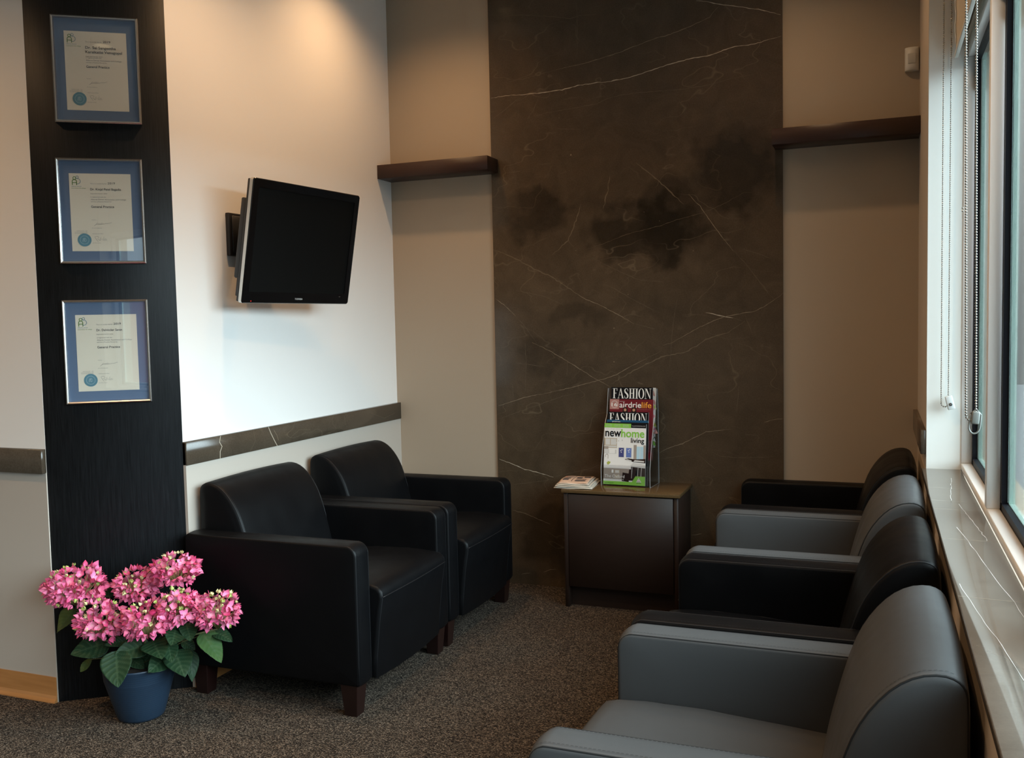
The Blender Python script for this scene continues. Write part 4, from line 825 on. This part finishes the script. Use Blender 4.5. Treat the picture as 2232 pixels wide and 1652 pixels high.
def chain_thing(lab, x1, x2, y, zt, zb, dx, tens, tilt):
    t = thing('bead_chain', lab, 'blind chain', (x1, y, zb), 0, 'bead chains of the roller blinds')
    r = abs(x2 - x1) / 2; n = 10; c = (x2 - x1) / 2 + dx
    arc = [(c + r * .95 * math.cos(math.pi + math.pi * k / n) * (1 if x2 > x1 else -1), 0, r * (1 + math.sin(math.pi + math.pi * k / n))) for k in range(n + 1)]
    pts = [(0, 0, zt - zb)] + arc + [(x2 - x1, 0, zt - zb)]
    m = MB(); bead_chain(m, pts); m.build('chain', 'chain', t)
    m = MB()
    for (cx, cz) in [(0, (zt - zb) * .36), (x2 - x1, (zt - zb) * .86)]:
        for k in (-.004, .004): m.box(cx - .002, cx + .002, -.003, .003, cz + k - .002, cz + k + .002, 0, .001, 1)
    m.build('connector', 'chain', t); return t, arc
# chain hanging in front of the reveal, with its square tensioner
t1, arc = chain_thing('bead chain with a square plastic tensioner hanging against the white window reveal', 2.8150, 2.8410, -.872, 2.72, 1.095, .0, 0, 0)
tt = tag(bpy.data.objects.new('tensioner', None)) if 0 else None
m = MB(); m.box(-.013, .013, -.010, .010, -.030, .022, 0, .003, 2)
m.build('tensioner', 'grey_plastic', t1, (.030, .0, .020), (0, R_(-14), 0))['label'] = 'pale square plastic tensioner'
m = MB(); m.lathe([(0, 0), (.0055, 0), (.0055, .003), (.003, .0035)], 20); m.build('tensioner_hole', 'tv_back', t1, (.033, -.0095, .010), (R_(90), 0, 0))
t2, arc = chain_thing('bead chain with a ring tensioner hanging in front of the window mullion', 2.7985, 2.8235, -2.005, 2.72, 1.165, .012, 0, 0)
m = MB(); m.box(-.010, .010, -.008, .008, -.022, .012, 0, .004, 2); m.tube([(-.013, 0, .004)] + [(.0135 * math.cos(R_(a)), 0, -.028 + .020 * math.sin(R_(a))) for a in range(180, 361, 20)] + [(.013, 0, .004), (.0, 0, .018), (-.013, 0, .004)], .0022, 8)
m.build('tensioner', 'dull_plastic', t2, (.036, 0, .012), (0, R_(6), 0))['label'] = 'grey plastic tensioner with a ring'
# slack white cord beside the far blind
m = MB(); m.tube([(2.853 + .0018 * math.sin(k * 1.7) + (.0 if k < 12 else 0), -.895, 2.44 + k * .022) for k in range(16)], .0028, 6)
tag(m.build('blind_cord', 'white'), 'thin wavy white cord hanging beside the far roller blind', 'cord')

# ---------------------------------------------------------------- potted hydrangea
PX, PY, PZ = .005, -2.085, 0.0
hp = thing('potted_hydrangea', 'pink hydrangea in a blue plastic pot on the carpet before the black panel', 'potted plant', (PX, PY, 0))
MB().lathe([(.0, .0), (.074, .0), (.082, .004), (.086, .012), (.098, .055), (.112, .105), (.1245, .150), (.1255, .153), (.1300, .1995), (.1325, .203), (.1325, .209), (.1275, .209), (.1245, .19), (.11, .18)], 64).build('pot', 'pot', hp)
MB().lathe([(.118, .186), (.06, .192), (.0, .193)], 32).build('soil', 'soil', hp)
rh = random.Random(12)
def lerp3(a, b, t): return tuple(a[i] + (b[i] - a[i]) * t for i in range(3))
def flower_head(c, rx, rz, seed):
    r = random.Random(seed); m = MB(); N = int(165 * (rx / .09) ** 1.6); C0 = Vector(c)
    camd = None
    for i in range(N):
        # golden-angle points over most of a flattened globe
        f = (i + .5) / N; zz = 1 - 1.72 * f; th = i * 2.39996 + r.uniform(-.12, .12); rr_ = math.sqrt(max(0, 1 - zz * zz))
        nrm = Vector((rr_ * math.cos(th), rr_ * math.sin(th), zz)); 
        k = r.uniform(.80, 1.02); 
        if r.random() < (.08 if nrm.z < .5 else .42): continue
        p = C0 + Vector((nrm.x * rx, nrm.y * rx, nrm.z * rz)) * k
        nn_ = (nrm + Vector((r.uniform(-.45, .45), r.uniform(-.45, .45), r.uniform(-.3, .3)))).normalized()
        tu = nn_.orthogonal().normalized(); tu = Matrix.Rotation(r.uniform(0, 6.28), 3, nn_) @ tu; tv_ = nn_.cross(tu)
        sz = r.uniform(.016, .0235); cup = r.uniform(.25, 1.35); up = max(0, nrm.z)
        cream = r.random() < (.10 + .60 * up * up)
        if cream: base = (.62, .58, .30) if r.random() < .6 else (.42, .50, .14); sz *= .60; cup = 1.1
        else:
            q = r.random(); base = lerp3((.46, .018, .10), (.80, .17, .36), q); base = lerp3(base, (.90, .45, .58), .35 * r.random())
        for a in range(4):
            an = a * math.pi / 2 + r.uniform(-.2, .2); d = tu * math.cos(an) + tv_ * math.sin(an); e = nn_.cross(d); cu = cup + r.uniform(-.2, .3)
            L = sz * r.uniform(.85, 1.1); w = L * .60
            def P(s_, t_): # s along the petal, t across
                return p + d * (L * s_ * math.cos(cu * s_ * .9)) + nn_ * (L * s_ * math.sin(cu * s_ * .9) + .22 * L * t_ * t_) + e * (w * t_)
            vs = [P(0, 0), P(.40, -.72), P(.45, 0), P(.40, .72), P(.72, -.66), P(.80, 0), P(.72, .66), P(1.32, 0)]
            fs = [(0, 1, 2), (0, 2, 3), (1, 4, 5, 2), (2, 5, 6, 3), (4, 7, 5), (5, 7, 6)]
            cin = lerp3(base, (.75, .62, .55), .30); ced = lerp3(base, (.55, .015, .10), .55 if not cream else .12)
            cmid = lerp3(base, ced, .35); cv = [cin, cmid, base, cmid, cmid, base, cmid, ced]
            m.add(vs, fs, 0, True, (1, 1, 1)); m.c[-6:] = [[cv[j] for j in f_] for f_ in fs]
        if r.random() < .5:
            m.add([p + nn_ * .004 + v for v in (Vector((.002, 0, 0)), Vector((-.001, .002, 0)), Vector((-.001, -.002, 0)), nn_ * .003)], [(0, 1, 2), (0, 3, 1), (1, 3, 2), (2, 3, 0)], 0, False, (.50, .55, .22))
    h = m.build('flower_head', 'petal', hp, fix=False)
    s = MB(); root = C0 + Vector((0, 0, -rz * .95))
    for i in range(30):
        th = i * 2.4; zz = r.uniform(-.1, .9); q = math.sqrt(1 - zz * zz); e = C0 + Vector((q * math.cos(th) * rx, q * math.sin(th) * rx, zz * rz)) * .82
        mid = root.lerp(e, .5) + Vector((0, 0, -.006)); s.tube([root, mid, e], [.0016, .0011, .0008], 5)
    s.build('floret_stalks', 'floret_stalk', h); return root
roots = []
for i, (c, rx, rz) in enumerate(HEADS): roots.append(flower_head((c[0] - PX, c[1] - PY, c[2]), rx - .016, rz - .016, 40 + i))
for i, q in enumerate(roots):
    b0 = Vector((rh.uniform(-.03, .03), rh.uniform(-.03, .03), .185)); md = b0.lerp(q, .55) + Vector((0, 0, .03))
    MB().tube([b0, b0.lerp(md, .5) + Vector((0, 0, .015)), md, q], [.0042, .0038, .0034, .003], 8).build('stem', 'stem', hp)
def leaf(base, tip, w, seed):
    r = random.Random(seed); b = Vector((base[0] - PX, base[1] - PY, base[2])); t = Vector((tip[0] - PX, tip[1] - PY, tip[2])); ax = t - b; L = ax.length; ax.normalize()
    L *= 1.0; out = Vector(((b.x + t.x) / 2 + .25, (b.y + t.y) / 2 - .30, .35)); out -= ax * out.dot(ax); out.normalize()
    sd = ax.cross(out).normalized(); nu, nv = 48, 8; vs = []; cols = []; fs = []; m = MB()
    c1 = (.008, .024, .011) if seed != 10 else (.018, .048, .018); c2 = (.014, .037, .015) if seed != 10 else (.055, .11, .03)
    if seed in (12, 16): c1, c2 = (.05, .07, .02), (.07, .09, .02)
    for i in range(nu + 1):
        u = i / nu; prof = (math.sin(math.pi * u ** .80)) ** .75 if 0 < u < 1 else 0; prof *= (1 - .10 * u)
        ser = 1 + (.045 if i % 2 else -.02) * (1 if .08 < u < .97 else 0)
        for j in range(-nv, nv + 1):
            v = j / nv; s_ = ser if abs(j) == nv else 1
            off = sd * (v * prof * w / 2 * s_) + out * (.10 * w * abs(v) ** 1.3 * prof - .10 * L * (u - .4) ** 2 + .0006 * math.cos((u - abs(v) * .28) * 44) * (prof > .05) + .004 * math.sin(6 * u + seed) * v)
            ve = max(0, (abs(math.cos((u - abs(v) * .28) * 22)) - .90) / .10) if prof > .05 and abs(v) < .93 else 0; ve = 1 if j == 0 else ve
            vs.append(b + ax * (L * u * (1 if abs(j) < nv else 1)) + ax * (-.10 * w * abs(v) * prof) + off); k = r.uniform(0, 1); cc = lerp3(c1, c2, .3 + .4 * u); cols.append(lerp3(cc, (.07, .11, .055), .32 * ve))
    W_ = 2 * nv + 1
    for i in range(nu):
        for j in range(2 * nv):
            a = i * W_ + j; q = (a, a + 1, a + W_ + 1, a + W_); m.add([vs[k] for k in q], [(0, 1, 2, 3)], 0, True, [cols[k] for k in q])
    o = m.build('leaf', 'leaf', hp, fix=False); bm = bmesh.new(); bm.from_mesh(o.data); bmesh.ops.remove_doubles(bm, verts=bm.verts, dist=1e-5)
    bmesh.ops.recalc_face_normals(bm, faces=bm.faces); bm.to_mesh(o.data); bm.free()
    so = o.modifiers.new('thickness', 'SOLIDIFY'); so.thickness = .0006
    root = Vector((rh.uniform(-.02, .02), rh.uniform(-.02, .02), .20)); MB().tube([root.lerp(b, .1), root.lerp(b, .6) + Vector((0, 0, .012)), b, b + ax * L * .05], [.0022, .002, .0016, .001], 6).build('leaf_stalk', 'stem', o)
for i, (b, t, w) in enumerate(LEAVES): leaf(b, t, w * 1.22, i)

# ---------------------------------------------------------------- recessed ceiling downlights (above the frame)
for i, (x, y, e) in enumerate(DOWNLIGHTS):
    t = thing('ceiling_downlight', ('recessed warm downlight above the left shelf', 'recessed warm downlight above the right shelf', 'recessed warm downlight above the left armchairs', 'recessed warm downlight above the nearest grey armchair', 'recessed warm downlight before the black panel', 'recessed warm downlight above the viewer', 'recessed warm downlight far left behind the viewer')[i], 'ceiling light', (x, y, CEIL), 0, 'recessed ceiling downlights')
    MB().lathe([(.052, -.004), (.052, -.045), (.056, -.047), (.074, -.045), (.076, 0)], 32).build('trim_ring', 'white_plastic', t)
    MB().lathe([(0, -.0012), (.052, -.0012)], 24).build('lamp_face', 'lamp_glow', t)
    l = lamp('downlight_lamp', 'SPOT', (x, y, CEIL - .012), e, (1.0, .60, .30), spot_size=R_(140), spot_blend=1.0, shadow_soft_size=.035)
    l.parent = t; l.location = (0, 0, -.050)
